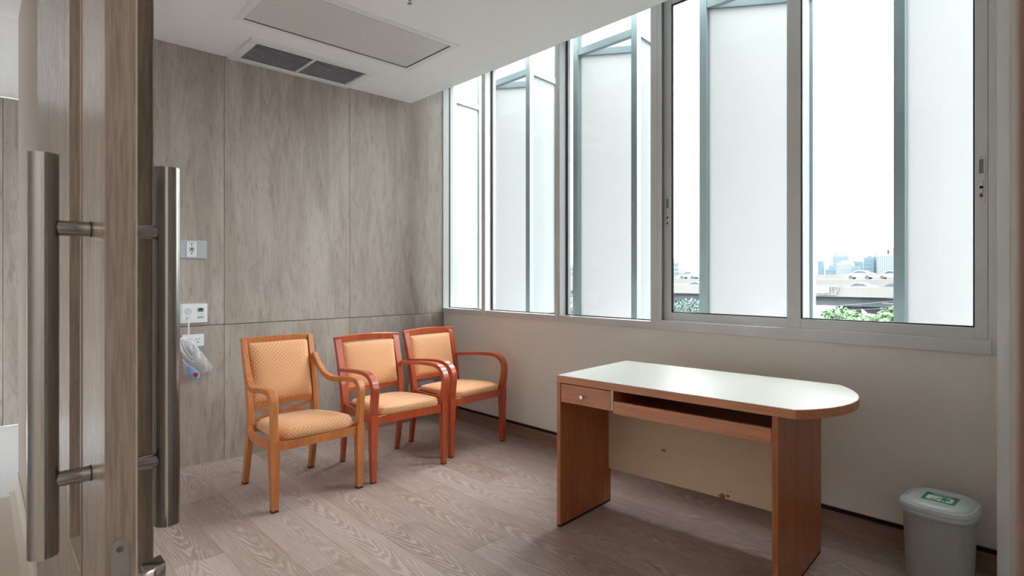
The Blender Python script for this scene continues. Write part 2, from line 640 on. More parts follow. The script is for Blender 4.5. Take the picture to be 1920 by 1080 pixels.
# floor of the room: vinyl planks 0.204 wide, 1.52 long
fl = MB().box(XL0, XW, -1.2, YW, -0.10, -0.0012).build('floor', M['seal'], kind='structure')
PW, PL = 0.204, 1.52
ends = {0: 3.05, 1: 2.10, 2: 2.75, 3: 3.49, 4: 2.31, 5: 3.235, 6: 2.43, 7: 1.99, 8: 2.74, 9: 1.535, 10: 2.586, 11: 1.40, 12: 3.02, 13: 1.716, 14: 2.3}
x_first = 0.814 - 3 * PW
mesh_cache = {}
for k in range(15):
    xa, xb = max(x_first + k * PW, XL0), min(x_first + (k + 1) * PW, XW)
    if xb - xa < 0.01:
        continue
    y = ends.get(k, 2.0)
    while y > -1.2:
        y -= PL
    while y < YW - 0.01:
        ya, yb = max(y, -1.2), min(y + PL, YW)
        y += PL
        g = 0.0006
        key = (round(xb - xa, 3), round(yb - ya, 3))
        if key not in mesh_cache:
            a, b = (xb - xa) / 2 - g, (yb - ya) / 2 - g
            o = MB().box(-a, a, -b, b, -0.0035, 0).build('plank', M['plank'], fl)
            mesh_cache[key] = o.data
        else:
            o = bpy.data.objects.new('plank', mesh_cache[key])
            COL.objects.link(o)
            o.parent = fl
        o.location = ((xa + xb) / 2, (ya + yb) / 2, 0)

# ceiling with the blind recess along the windows
MB().box(XL1, XC, -1.2, YW, ZC, ZC + 0.30).build('ceiling', M['ceiling'], kind='structure')
MB().box(XC, XW + 0.12, -1.2, YW, 3.045, 3.15).build('ceiling_recess', M['ceiling'], kind='structure')
MB().box(XL0, XL1, -1.2, YW, ZC, ZC + 0.30).build('ceiling_soffit', M['ceiling'], kind='structure')

# back wall: laminate panels on a carcass
wb = MB().box(XL1, XW + 0.12, YW + 0.012, 4.38, 0, 3.15).build('wall_back', M['grout'], kind='structure')
seams = [XL1, 1.2277, 2.160, XW + 0.005]
for a, b in zip(seams[:-1], seams[1:]):
    for z0, z1 in ((0.004, 0.9265), (0.9285, ZC if b < 2.2 else 3.04)):
        MB().box(a + 0.0012, b - 0.0012, YW, YW + 0.012, z0 + 0.001, z1 - 0.001, 0.0012, 1).build('wall_panel', M['wall_wood'], wb)
MB().box(XL1, XW - 0.005, YW - 0.004, YW, 0, 0.006).build('trim_1', M['seal'], kind='structure')

# window wall below and above the glazing
ww = MB().box(XW, XW + 0.16, 0.0, YW, 0.108, 0.926).build('wall_window', M['wallpaper'], kind='structure')
MB().box(XW - 0.0015, XW, 0.29, YW, 0.108, 0.112).build('wall_edge_strip', M['seal'], ww)
MB().box(XW + 0.002, XW + 0.16, 0.0, YW, 3.045, 3.6).build('wall_window_head', M['white_paint'], kind='structure')
bb = MB().box(XW + 0.006, XW + 0.10, 0.0, YW, 0.084, 0.108).build('baseboard_window', M['black'], kind='structure')
sk = MB()
sk.loft([[Vector((x, y, z)) for x, z in ((XW + 0.05, 0.0), (XW - 0.028, 0.0), (XW - 0.014, 0.006), (XW - 0.004, 0.020), (XW, 0.045), (XW, 0.085), (XW + 0.05, 0.085))]
         for y in (0.0, YW)])
sk.build('baseboard_cove', M['skirt'], kind='structure')
# pilaster right of the windows, with its corner guard
wr = MB().box(2.90, XW + 0.16, -1.2, 0.286, 0, 3.04).build('wall_pilaster', M['wallpaper'], kind='structure')
MB().box(2.8985, 2.9015, 0.250, 0.2875, 0.0, ZC).box(2.90, 2.935, 0.2855, 0.2875, 0.0, ZC).build('corner_guard', M['white_paint'], wr)
MB().box(XL0, 2.90, -1.30, -1.2, 0, 3.04).build('wall_right', M['wallpaper'], kind='structure')
# wall between room and corridor, either side of the doorway
MB().box(XL0, XL1, 1.50, 4.38, 0, ZC).build('wall_left', M['white_paint'], kind='structure')
MB().box(XL0 + 0.002, XL1 - 0.001, 1.492, 1.50, 0, ZC).build('trim_2', M['door_dark'], kind='structure')
MB().box(XL1 - 0.001, XL1 + 0.0015, 1.488, 1.53, 0, ZC).build('trim_3', M['seal'], kind='structure')
JY = 0.0140
MB().box(XL0, XL1, -4.5, JY - 0.02, 0, ZC).build('wall_left_near', M['white_paint'], kind='structure')
MB().box(XL0 - 0.003, XL0, 1.51, 4.379, 0.106, ZC).build('wall_covering', m_weave('taupe_corridor_wallpaper', sr(176, 165, 156)), kind='structure')
m_jamb = m_plain('red_brown_jamb', sr(96, 62, 50), 0.5)
MB().box(XL0, XL1 + 0.01, JY - 0.02, JY, 0, ZC).build('trim_4', m_jamb, kind='structure')

# corridor and lobby
MB().box(-1.9, XL0, -4.5, 4.30, -0.1, 0).build('floor_corridor', M['corridor_floor'], kind='structure')
MB().box(-3.2, 1.0, 4.30, 6.36, -0.1, 0.0).build('floor_lobby', M['lobby_floor'], kind='structure')
MB().box(-1.9, XL0, -4.5, 4.38, ZC, ZC + 0.1).build('ceiling_corridor', M['ceiling'], kind='structure')
MB().box(-3.2, 1.0, 4.38, 6.36, ZC, ZC + 0.1).build('ceiling_lobby', M['white_paint'], kind='structure')
MB().box(-2.0, -1.9, -4.5, 4.38, 0, ZC).build('wall_corridor', M['white_paint'], kind='structure')
MB().box(-1.9, XL0, -4.6, -4.5, 0, ZC).build('wall_corridor_end', M['white_paint'], kind='structure')
wl = MB().box(-3.2, 1.0, 6.375, 6.5, 0, ZC).build('wall_lobby', M['grout'], kind='structure')
for k in range(5):
    MB().box(-3.2 + k * 0.84 + 0.0015, -3.2 + (k + 1) * 0.84 - 0.0015, 6.36, 6.375, 0.003, ZC, 0.0015, 1).build('wall_panel', M['wall_wood'], wl)
MB().box(1.0, 1.1, 4.38, 6.5, 0, ZC).build('wall_lobby_side', M['white_paint'], kind='structure')
lw = MB().box(-3.3, -3.2, 4.38, 6.5, 0, 0.35).box(-3.3, -3.2, 4.38, 6.5, 2.20, ZC).box(-3.3, -3.2, 4.38, 4.90, 0.35, 2.20).box(-3.3, -3.2, 5.60, 6.5, 0.35, 2.20).build('wall_lobby_window', M['white_paint'], kind='structure')
lwin = empty('window_6', (-3.25, 5.25, 0), kind='structure')
frame_rect(MB(), -0.03, 0.03, -0.35, 0.35, 0.35, 2.20, 0.05, 0.05, 0.05, 0.05, 0).build('window_frame', M['alu'], lwin)
MB().box(-0.004, 0.004, -0.30, 0.30, 0.40, 2.15).build('glass_pane', M['glass'], lwin)
# unseen fill lamps added in the corridor to brighten surfaces facing the doorway
m_fill = NT('added_fill_diffuser')
em = m_fill.n('Emission')
em.inputs[0].default_value = (1.0, 0.93, 0.86, 1)
em.inputs[1].default_value = FILL_LAMP
m_fill.l(em.outputs[0], m_fill.out.inputs['Surface'])
for lx, ly, lab in ((-0.85, -0.65, 'unseen rectangular fill light added on the corridor ceiling behind the doorway'), (-0.85, -2.9, 'unseen rectangular fill light added on the corridor ceiling further behind the doorway')):
    t = thing('ceiling_light', lab, 'ceiling light', (lx, ly, ZC))
    MB().box(-0.30, 0.30, -0.60, -0.57, -0.010, 0.001).box(-0.30, 0.30, 0.57, 0.60, -0.010, 0.001).box(-0.30, -0.27, -0.57, 0.57, -0.010, 0.001).box(0.27, 0.30, -0.57, 0.57, -0.010, 0.001).build('frame', M['white'], t)
    MB().box(-0.27, 0.27, -0.57, 0.57, -0.006, 0.001).build('diffuser', m_fill.m, t)
# cove skirting along the corridor side of the wall
ck = MB()
ck.loft([[Vector((x, y, z)) for x, z in ((XL0 + 0.0, 0.0), (XL0 - 0.045, 0.0), (XL0 - 0.018, 0.008), (XL0 - 0.006, 0.030), (XL0 - 0.004, 0.10), (XL0, 0.10))] for y in (2.18, 4.38)])
ck.build('baseboard_corridor', M['corridor_floor'], kind='structure')
MB().box(XL0 - 0.0055, XL0, 2.18, 4.38, 0.10, 0.106).build('trim_5', M['alu_dark'], kind='structure')


# ------------------------------------------------------------------ windows
FX0, FX1, GX = 3.078, 3.20, 3.150       # frame front, back, glass line
fixed = [(3.585, 4.149), (2.752, 3.585), (1.935, 2.752)]
for k, (ya, yb) in enumerate(fixed):
    r = empty('window_%d' % (k + 1), (0, 0, 0), kind='structure')
    frame_rect(MB(), FX0, FX1, ya, yb, 0.926, 3.045, 0.022 if k else 0.004, 0.024 if k < 2 else 0.034, 0.046, 0.03).build('window_frame', M['alu'], r)
    y0, y1 = ya + (0.024 if k < 2 else 0.034), yb - (0.022 if k else 0.004)
    frame_rect(MB(), GX - 0.006, GX + 0.010, y0, y1, 0.972, 3.015, 0.010 if k else 0.001, 0.006, 0.006, 0.006, 0).build('gasket', M['gasket'], r)
    MB().box(GX, GX + 0.006, y0 + 0.006, y1 - 0.010, 0.978, 3.009).build('glass_pane', M['glass'], r)

# outer frame of the sliding pair
tr = empty('trim_6', (0, 0, 0), kind='structure')
MB().box(3.068, 3.20, 0.288, 1.935, 0.926, 0.972, 0.001, 1).box(3.060, 3.074, 0.32, 1.925, 0.926, 0.985, 0.002, 1).build('sill_rail', M['alu'], tr)
MB().box(3.072, 3.20, 0.2885, 0.332, 0.926, 3.045, 0.001, 1).build('side_jamb', M['alu'], tr)
jb = MB().box(3.072, 3.20, 1.915, 1.933, 0.972, 3.045, 0.001, 1).box(3.074, 3.082, 1.890, 1.915, 0.972, 3.045).box(3.112, 3.118, 1.890, 1.915, 0.972, 3.045)
jb.build('side_jamb', M['alu'], tr)
MB().box(3.083, 3.111, 1.893, 1.9149, 0.972, 3.045).build('track_channel', M['alu_dark'], tr)
MB().box(3.072, 3.20, 0.332, 1.915, 2.992, 3.045, 0.001, 1).build('head_rail', M['alu'], tr)


def latch(y, z, x, parent):
    p = MB()
    p.loft([[Vector((x - 0.004 + d, yy, zz)) for yy, zz in rrect(y - 0.0125, y + 0.0125, z - 0.1, z + 0.1, 0.004)] for d in (0.0, 0.0045)])
    o = p.build('latch', M['alu'], parent)
    MB().box(x - 0.0046, x - 0.003, y - 0.0075, y + 0.0075, z + 0.022, z + 0.082).build('finger_slot', M['alu_dark'], o)
    MB().box(x - 0.010, x - 0.0035, y - 0.006, y + 0.006, z - 0.060, z - 0.042, 0.001, 1).box(x - 0.008, x - 0.0035, y - 0.006, y + 0.006, z - 0.030, z - 0.010, 0.001, 1).build('slide_button', M['alu'], o)
    MB().box(x - 0.0046, x - 0.003, y - 0.006, y + 0.006, z - 0.041, z - 0.031).build('slide_slot', M['dark'], o)
    MB().box(x - 0.0048, x - 0.003, y - 0.005, y + 0.005, z - 0.078, z - 0.064).build('lock_tab', M['dark_red'], o)
    MB().cyl((x - 0.0050, y, z + 0.091), 0.0035, 0.002, 'X', 10).cyl((x - 0.0050, y, z - 0.089), 0.0035, 0.002, 'X', 10).build('screw', M['satin'], o)


for k, (ya, yb, x0, z0, wl_, wr_) in enumerate(((1.082, 1.892, 3.116, 0.980, 0.046, 0.050), (0.334, 1.142, 3.080, 0.984, 0.064, 0.044))):
    r = empty('window_%d' % (k + 4), (0, 0, 0), kind='structure')
    frame_rect(MB(), x0, x0 + 0.032, ya, yb, z0, 2.992, wl_, wr_, 0.052, 0.050).build('sash_frame', M['alu'], r)
    y0, y1 = ya + wr_, yb - wl_
    frame_rect(MB(), x0 + 0.006, x0 + 0.020, y0, y1, z0 + 0.052, 2.942, 0.007, 0.006, 0.006, 0.008, 0).build('gasket', M['gasket'], r)
    MB().box(x0 + 0.012, x0 + 0.017, y0 + 0.006, y1 - 0.007, z0 + 0.058, 2.934).build('glass_pane', M['glass'], r)
    latch(yb - 0.024 if k == 0 else ya + 0.0215, 1.657 if k == 0 else 1.667, x0, r)


# ------------------------------------------------------------------ ceiling fittings
t = thing('ceiling_light', 'white rectangular recessed ceiling light with prismatic diffuser, switched off', 'ceiling light', (1.68, 3.19, ZC))
f = MB()
f.box(-0.60, 0.60, 0.262, 0.30, -0.010, 0.001, 0.003, 1).box(-0.60, 0.60, -0.30, -0.262, -0.010, 0.001, 0.003, 1)
f.box(-0.60, -0.555, -0.262, 0.262, -0.010, 0.001, 0.003, 1).box(0.555, 0.60, -0.262, 0.262, -0.010, 0.001, 0.003, 1)
f.build('frame', M['white'], t)
MB().box(-0.555, 0.555, 0.257, 0.262, -0.008, 0.001).box(-0.555, 0.555, -0.262, -0.259, -0.008, 0.001).box(0.552, 0.555, -0.262, 0.262, -0.008, 0.001).build('shadow_gap', M['gasket'], t)
d = MB()
rib = []
n_r = 110
for k in range(n_r + 1):
    rib.append((-0.552 + 1.104 * k / n_r, -0.004 - (0.0016 if k % 2 else 0)))
d.loft([[Vector((x, y, z)) for x, z in rib] + [Vector((0.552, y, 0.001)), Vector((-0.552, y, 0.001))] for y in (-0.259, 0.257)])
d.build('diffuser', M['diffuser'], t)
MB().box(-0.59, -0.565, -0.21, -0.175, -0.014, -0.009, 0.002, 1).build('catch', M['dark'], t)

t = thing('ceiling_vent', 'white two-section ceiling air grille with thin louvres beside the wood wall', 'air vent', (1.695, 3.92, ZC))
f = MB()
for y0, y1 in ((-0.228, -0.170), (0.170, 0.226)):
    f.box(-0.445, 0.445, y0, y1, -0.014, 0.001, 0.004, 1)
for x0, x1 in ((-0.445, -0.388), (0.388, 0.445)):
    f.box(x0, x1, -0.170, 0.170, -0.014, 0.001, 0.004, 1)
f.build('frame', M['white'], t)
MB().box(-0.008, 0.008, -0.170, 0.170, -0.014, 0.0, 0.002, 1).build('divider', M['white'], t)
MB().box(-0.388, 0.388, -0.170, 0.170, -0.0008, 0.0012).build('duct_opening', M['dark'], t)
slat = None
for sx_ in (-0.198, 0.198):
    for k in range(13):
        if slat is None:
            mt = Matrix.Rotation(math.radians(30), 4, 'X')
            slat = MB().box(-0.190, 0.190, -0.0075, 0.0075, -0.0012, 0.0012, 0, 1, mt).build('slat', M['white'], t)
            o = slat
        else:
            o = slat.copy()
            COL.objects.link(o)
        o.location = (sx_, -0.158 + k * 0.0263, -0.006)

t = thing('fire_sprinkler', 'small chrome fire sprinkler head hanging from the white ceiling', 'sprinkler', (1.665, 2.538, ZC))
MB().cyl((0, 0, -0.006), 0.036, 0.007, 'Z', 24, 0.030).build('escutcheon', M['chrome'], t)
MB().cyl((0, 0, -0.022), 0.011, 0.018, 'Z', 14).tube([(0.009, 0, -0.02), (0.013, 0, -0.032), (0.004, 0, -0.05)], 0.003, 8).tube([(-0.009, 0, -0.02), (-0.013, 0, -0.032), (-0.004, 0, -0.05)], 0.003, 8).cyl((0, 0, -0.056), 0.005, 0.008, 'Z', 10).build('body', M['chrome'], t)
MB().cyl((0, 0, -0.050), 0.0025, 0.030, 'Z', 8).build('glass_bulb', M['copper'], t)
df = MB().cyl((0, 0, -0.060), 0.007, 0.0015, 'Z', 16)
for k in range(10):
    a = 2 * PI * k / 10
    df.box(0.005, 0.0135, -0.0025, 0.0025, -0.060, -0.0585, 0, 1, Matrix.Rotation(a, 4, 'Z'))
df.build('deflector', M['satin'], t)


# ------------------------------------------------------------------ sliding door with its pull handles
DX0, DX1, DY0, DY1 = 0.130, 0.168, 0.965, 2.17
dr = empty('door_1', (0, 0, 0), kind='structure')
dm = MB()
VY0, VY1, VZ0, VZ1 = 1.212, 1.379, 0.742, 2.05
dm.box(DX0, DX1, DY0, VY0, 0.012, 2.74).box(DX0, DX1, VY1, DY1, 0.012, 2.74)
dm.box(DX0, DX1, VY0, VY1, 0.012, VZ0).box(DX0, DX1, VY0, VY1, VZ1 + 0.6, 2.74)
dm.build('door_leaf', M['door_wood'], dr)
MB().box(DX1 - 0.0015, DX1 + 0.0008, DY0 - 0.0008, DY0 + 0.012, 0.012, 2.74).build('edge_band', M['seal'], dr)
vp = MB().box(DX0 + 0.026, DX0 + 0.031, VY0, VY1, VZ0, VZ1 + 0.6).build('vision_panel', M['frost_pane'], dr)
MB().box(DX0 - 0.0012, DX0 + 0.006, VY0 - 0.014, VY0, VZ0 - 0.05, VZ1 + 0.6).build('bead', m_plain('warm_bead', sr(150, 116, 96), 0.4), dr)
MB().box(DX0 - 0.001, DX0 + 0.026, VY0 - 0.0008, VY0 + 0.003, VZ0, VZ1 + 0.6).box(DX0 - 0.0008, DX0 + 0.026, VY0, VY1, VZ0, VZ0 + 0.004).build('bead', M['seal'], dr)
for sgn, xf, xb in ((-1, DX0, 0.072), (1, DX1, 0.2335)):
    hb = MB()
    hb.cyl((0, 0, -0.3), 0.019, 0.6, 'Z', 32)
    h = hb.build('pull_handle', M['steel'], dr, (xb, 1.092, 1.1345), smooth=True)
    for zz in (-0.1905, 0.1905):
        st = MB()
        st.cyl((0, 0, 0), 0.0115, abs(xf - xb), 'X', 20)
        so = st.build('standoff', M['steel'], h, (0 if sgn < 0 else xf - xb, 0, zz), smooth=True)
    rg = MB()
    for zz in (-0.1905, 0.1905):
        rg.cyl((xf - xb - (0.002 if sgn < 0 else 0.0), 0, zz), 0.0122, 0.002, 'X', 20)
    rg.build('fixing_ring', M['gasket'], h)
lk = MB()
lk.loft([[Vector((x, DY0 - d, z)) for x, z in rrect(0.1365, 0.1585, 0.62, 0.878, 0.0105, 6)] for d in (0.0, 0.0016)])
lo = lk.build('lock_plate', M['satin'], dr)
MB().cyl((0.1478, DY0 - 0.0024, 0.864), 0.0048, 0.0012, 'Y', 16).build('screw', M['chrome'], lo)
MB().box(0.142, 0.153, DY0 - 0.006, DY0, 0.815, 0.826, 0.002, 2).build('hook_bolt', M['chrome'], lo)
tk = MB()
tk.loft([[Vector((DX1 + x, 0.985 + y * s, 0.808 + z + x * 0.25)) for y, z in rrect(-0.019, 0.019, -0.024, 0.006, 0.004, 4)] for x, s in ((0.012, 0.9), (0.016, 1.0), (0.034, 1.0), (0.037, 0.93))])
tk.cyl((DX1, 0.985, 0.802), 0.010, 0.014, 'X', 16)
to = tk.build('thumb_turn', M['chrome'], dr, smooth=True)
MB().cyl((DX1, 0.985, 0.80), 0.024, 0.004, 'X', 24).build('rose', M['satin'], to)


# ------------------------------------------------------------------ wall fittings beside the door
def plate(mb, x0, x1, z0, z1, d0, d1, r=0.004):
    """rounded plate on the back wall, standing d0..d1 proud of it"""
    return mb.loft([[Vector((x, YW - d, z)) for x, z in rrect(x0, x1, z0, z1, r, 4)] for d in (d0, d1)])


t = thing('wall_plate', 'grey wall plate with white audio socket module on the wood wall', 'wall socket', (0, 0, 0))
plate(MB(), 0.872, 1.118, 1.376, 1.495, 0, 0.010).build('plate', M['grey_plate'], t)
for a, b in ((0.880, 0.990), (1.060, 1.113)):
    plate(MB(), a, b, 1.384, 1.487, 0.010, 0.0125).build('blank_cover', M['grey_plate'], t)
md = plate(MB(), 0.996, 1.056, 1.384, 1.487, 0.010, 0.014).build('socket_module', M['white'], t)
MB().cyl((1.026, YW - 0.0155, 1.436), 0.017, 0.0016, 'Y', 24).build('dial_ring', M['grey_plate'], md)
MB().cyl((1.026, YW - 0.017, 1.436), 0.0055, 0.002, 'Y', 16).build('jack_hole', M['dark'], md)
mk = MB()
for z in (1.466, 1.406):
    mk.box(1.023, 1.029, YW - 0.0146, YW - 0.0138, z - 0.005, z + 0.004)
for z in (1.477, 1.418):
    for k in range(4):
        mk.box(1.012 + k * 0.008, 1.017 + k * 0.008, YW - 0.0146, YW - 0.0138, z - 0.0015, z + 0.0015)
mk.build('print', M['dark'], md, kind='stuff')

t = thing('nurse_call_unit', 'white nurse call unit with speaker holes and green pictogram above the outlet', 'intercom', (0, 0, 0))
plate(MB(), 0.957, 1.118, 0.951, 1.076, 0, 0.020, 0.006).build('body', M['white'], t)
plate(MB(), 0.967, 1.108, 0.968, 1.066, 0.020, 0.024, 0.004).build('cover', M['white'], t)
sg = MB()
for rr, nn in ((0.0065, 6), (0.013, 12), (0.020, 16)):
    for k in range(nn):
        a = 2 * PI * k / nn
        sg.box(1.001 + rr * math.cos(a) - 0.0014, 1.001 + rr * math.cos(a) + 0.0014, YW - 0.0246, YW - 0.0238, 1.026 + rr * math.sin(a) - 0.0014, 1.026 + rr * math.sin(a) + 0.0014)
sg.build('speaker_holes', M['gasket'], t, kind='stuff')
sc = plate(MB(), 1.056, 1.096, 1.022, 1.048, 0.024, 0.0252, 0.003).build('screen', M['lcd'], t)
MB().box(1.066, 1.086, YW - 0.0258, YW - 0.025, 1.025, 1.046).build('screen_field', M['dark'], sc)
MB().box(1.070, 1.082, YW - 0.0264, YW - 0.0256, 1.027, 1.034).cyl((1.076, YW - 0.0264, 1.039), 0.0035, 0.0008, 'Y', 12).build('green_figure', M['green'], sc)
plate(MB(), 1.056, 1.094, 0.980, 0.991, 0.024, 0.0252, 0.003).build('label_plate', M['lcd'], t)
dd = MB()
for k in range(4):
    dd.cyl((1.063 + k * 0.0095, YW - 0.0252, 1.006), 0.002, 0.0014, 'Y', 10)
dd.build('indicator_dots', M['gasket'], t)
MB().cyl((0.9985, YW - 0.030, 0.982), 0.010, 0.006, 'Y', 18).build('socket', M['grey_plate'], t)

t = thing('power_outlet', 'white double power outlet below the nurse call unit', 'outlet', (0, 0, 0))
plate(MB(), 0.972, 1.101, 0.794, 0.873, 0, 0.009, 0.004).build('plate', M['white'], t)
for cx in (1.012, 1.062):
    o = plate(MB(), cx - 0.021, cx + 0.021, 0.806, 0.860, 0.009, 0.011, 0.004).build('receptacle', M['white'], t)
    MB().box(cx - 0.009, cx - 0.006, YW - 0.0116, YW - 0.010, 0.836, 0.847).box(cx + 0.006, cx + 0.009, YW - 0.0116, YW - 0.010, 0.836, 0.847).cyl((cx + 0.002, YW - 0.0116, 0.822), 0.0042, 0.0014, 'Y', 12).build('socket_holes', M['dark'], o)

t = thing('call_cord', 'white coiled call cord with blue red-button handset hanging from the call unit', 'call handset', (0, 0, 0))
MB().tube(spline([(0.9985, YW - 0.030, 0.982), (0.9985, YW - 0.045, 0.968), (1.000, YW - 0.046, 0.94), (1.001, YW - 0.046, 0.90), (0.998, YW - 0.044, 0.862), (0.985, YW - 0.044, 0.84)]), 0.0042, 10).build('plug_lead', M['white'], t, smooth=True)
cc = MB()
for k in range(6):
    o1 = k * 0.005
    loop = []
    for q in range(25):
        a = 2 * PI * q / 24
        u, v = (0.024 + 0.003 * (k % 3)) * math.cos(a), (0.075 + 0.004 * ((k * 2) % 5)) * math.sin(a)
        ca, sa = math.cos(0.50), math.sin(0.50)
        loop.append((1.000 - 0.012 + o1 + u * ca + v * sa * -1 * -1 * -1, YW - 0.034 - 0.0075 * (k % 3) + 0.004 * math.sin(2 * a), 0.770 + u * sa + v * ca + k * 0.003))
    cc.tube(loop, 0.0036, 8, False)
cc.build('cord_coil', M['white'], t, smooth=True)
MB().tube(spline([(0.965, YW - 0.032, 0.72), (0.985, YW - 0.036, 0.69), (1.002, YW - 0.038, 0.665)]), 0.0036, 8).build('handset_lead', M['white'], t, smooth=True)
ho = MB()
rings = []
for z, rx, ry in ((0.0, 0.006, 0.005), (0.012, 0.011, 0.009), (0.030, 0.018, 0.012), (0.052, 0.0205, 0.013), (0.072, 0.018, 0.012), (0.084, 0.010, 0.008)):
    rings.append([Vector((rx * math.cos(2 * PI * k / 18), ry * math.sin(2 * PI * k / 18), -z)) for k in range(18)])
ho.loft(rings)
hs = ho.build('handset', M['blue'], t, (1.000, YW - 0.040, 0.670), smooth=True)
hs.rotation_euler = (0, math.radians(-34), 0)
hs.scale = (1.2, 1.0, 1.2)
MB().cyl((0, -0.0155, -0.058), 0.0125, 0.004, 'Y', 18).build('button', M['red'], hs)

bgm = MB()
grid = []
nu, nv = 14, 18
for side_ in (-1, 1):
    g = []
    for j in range(nv + 1):
        row = []
        for i in range(nu + 1):
            u, v = i / nu, j / nv
            x = 0.955 + u * (0.085 + 0.085 * min(1, v * 1.25)) + 0.02 * v
            z = 0.835 - v * 0.235 + u * (0.03 - 0.045 * (1 - v)) + 0.012 * math.sin(u * 5 + 1)
            edge = min(u, 1 - u, v * 0.8 + 0.12, 1 - v) * 2
            th = 0.030 * min(1, edge * 1.6)
            y = YW - 0.036 + side_ * th * (0.7 if side_ > 0 else 1.0) + 0.004 * math.sin(u * 19 + v * 13) * min(1, edge * 3) + 0.003 * math.sin(u * 37 - v * 29)
            row.append((x, min(y, YW - 0.003), z))
        g.append(row)
    grid.append(g)
for g in grid:
    vs = [[bgm.bm.verts.new(p) for p in row] for row in g]
    for j in range(nv):
        for i in range(nu):
            bgm.bm.faces.new((vs[j][i], vs[j][i + 1], vs[j + 1][i + 1], vs[j + 1][i]))
o = bgm.build('plastic_bag', M['bag'], smooth=True, ang=60)
tag(o, 'clear crumpled plastic bag around the coiled call cord', 'bag')

t = thing('wall_module', 'low white twin socket plate behind the corner armchair', 'wall socket', (0, 0, 0))
plate(MB(), 2.705, 2.975, 0.235, 0.335, 0, 0.010).build('plate', M['grey_plate'], t)
for a, b in ((2.712, 2.800), (2.822, 2.968)):
    plate(MB(), a, b, 0.243, 0.328, 0.010, 0.014).build('socket_module', M['white'], t)


# ------------------------------------------------------------------ chairs
def cushion(levels, n=44, tilt=0.0, z_tilt=0.0):
    """levels: (z, front half width, back half width, y front, y back, corner exponent)"""
    mb = MB()
    rings = []
    for z, wf, wb_, yf, yb, e in levels:
        cy, hy = (yf + yb) / 2, (yb - yf) / 2
        ring = []
        for x, y in superellipse(1, hy, e, n, 0, cy):
            tt = (y - yf) / (yb - yf)
            ring.append(Vector((x * (wf + (wb_ - wf) * tt), y, z - (tilt * tt if z > z_tilt else 0))))
        rings.append(ring)
    mb.loft(rings)
    return mb


def leg_rings(pts):
    return [[Vector((x - wx / 2, y - wy / 2, z)), Vector((x + wx / 2, y - wy / 2, z)), Vector((x + wx / 2, y + wy / 2, z)), Vector((x - wx / 2, y + wy / 2, z))] for x, y, z, wx, wy in pts]


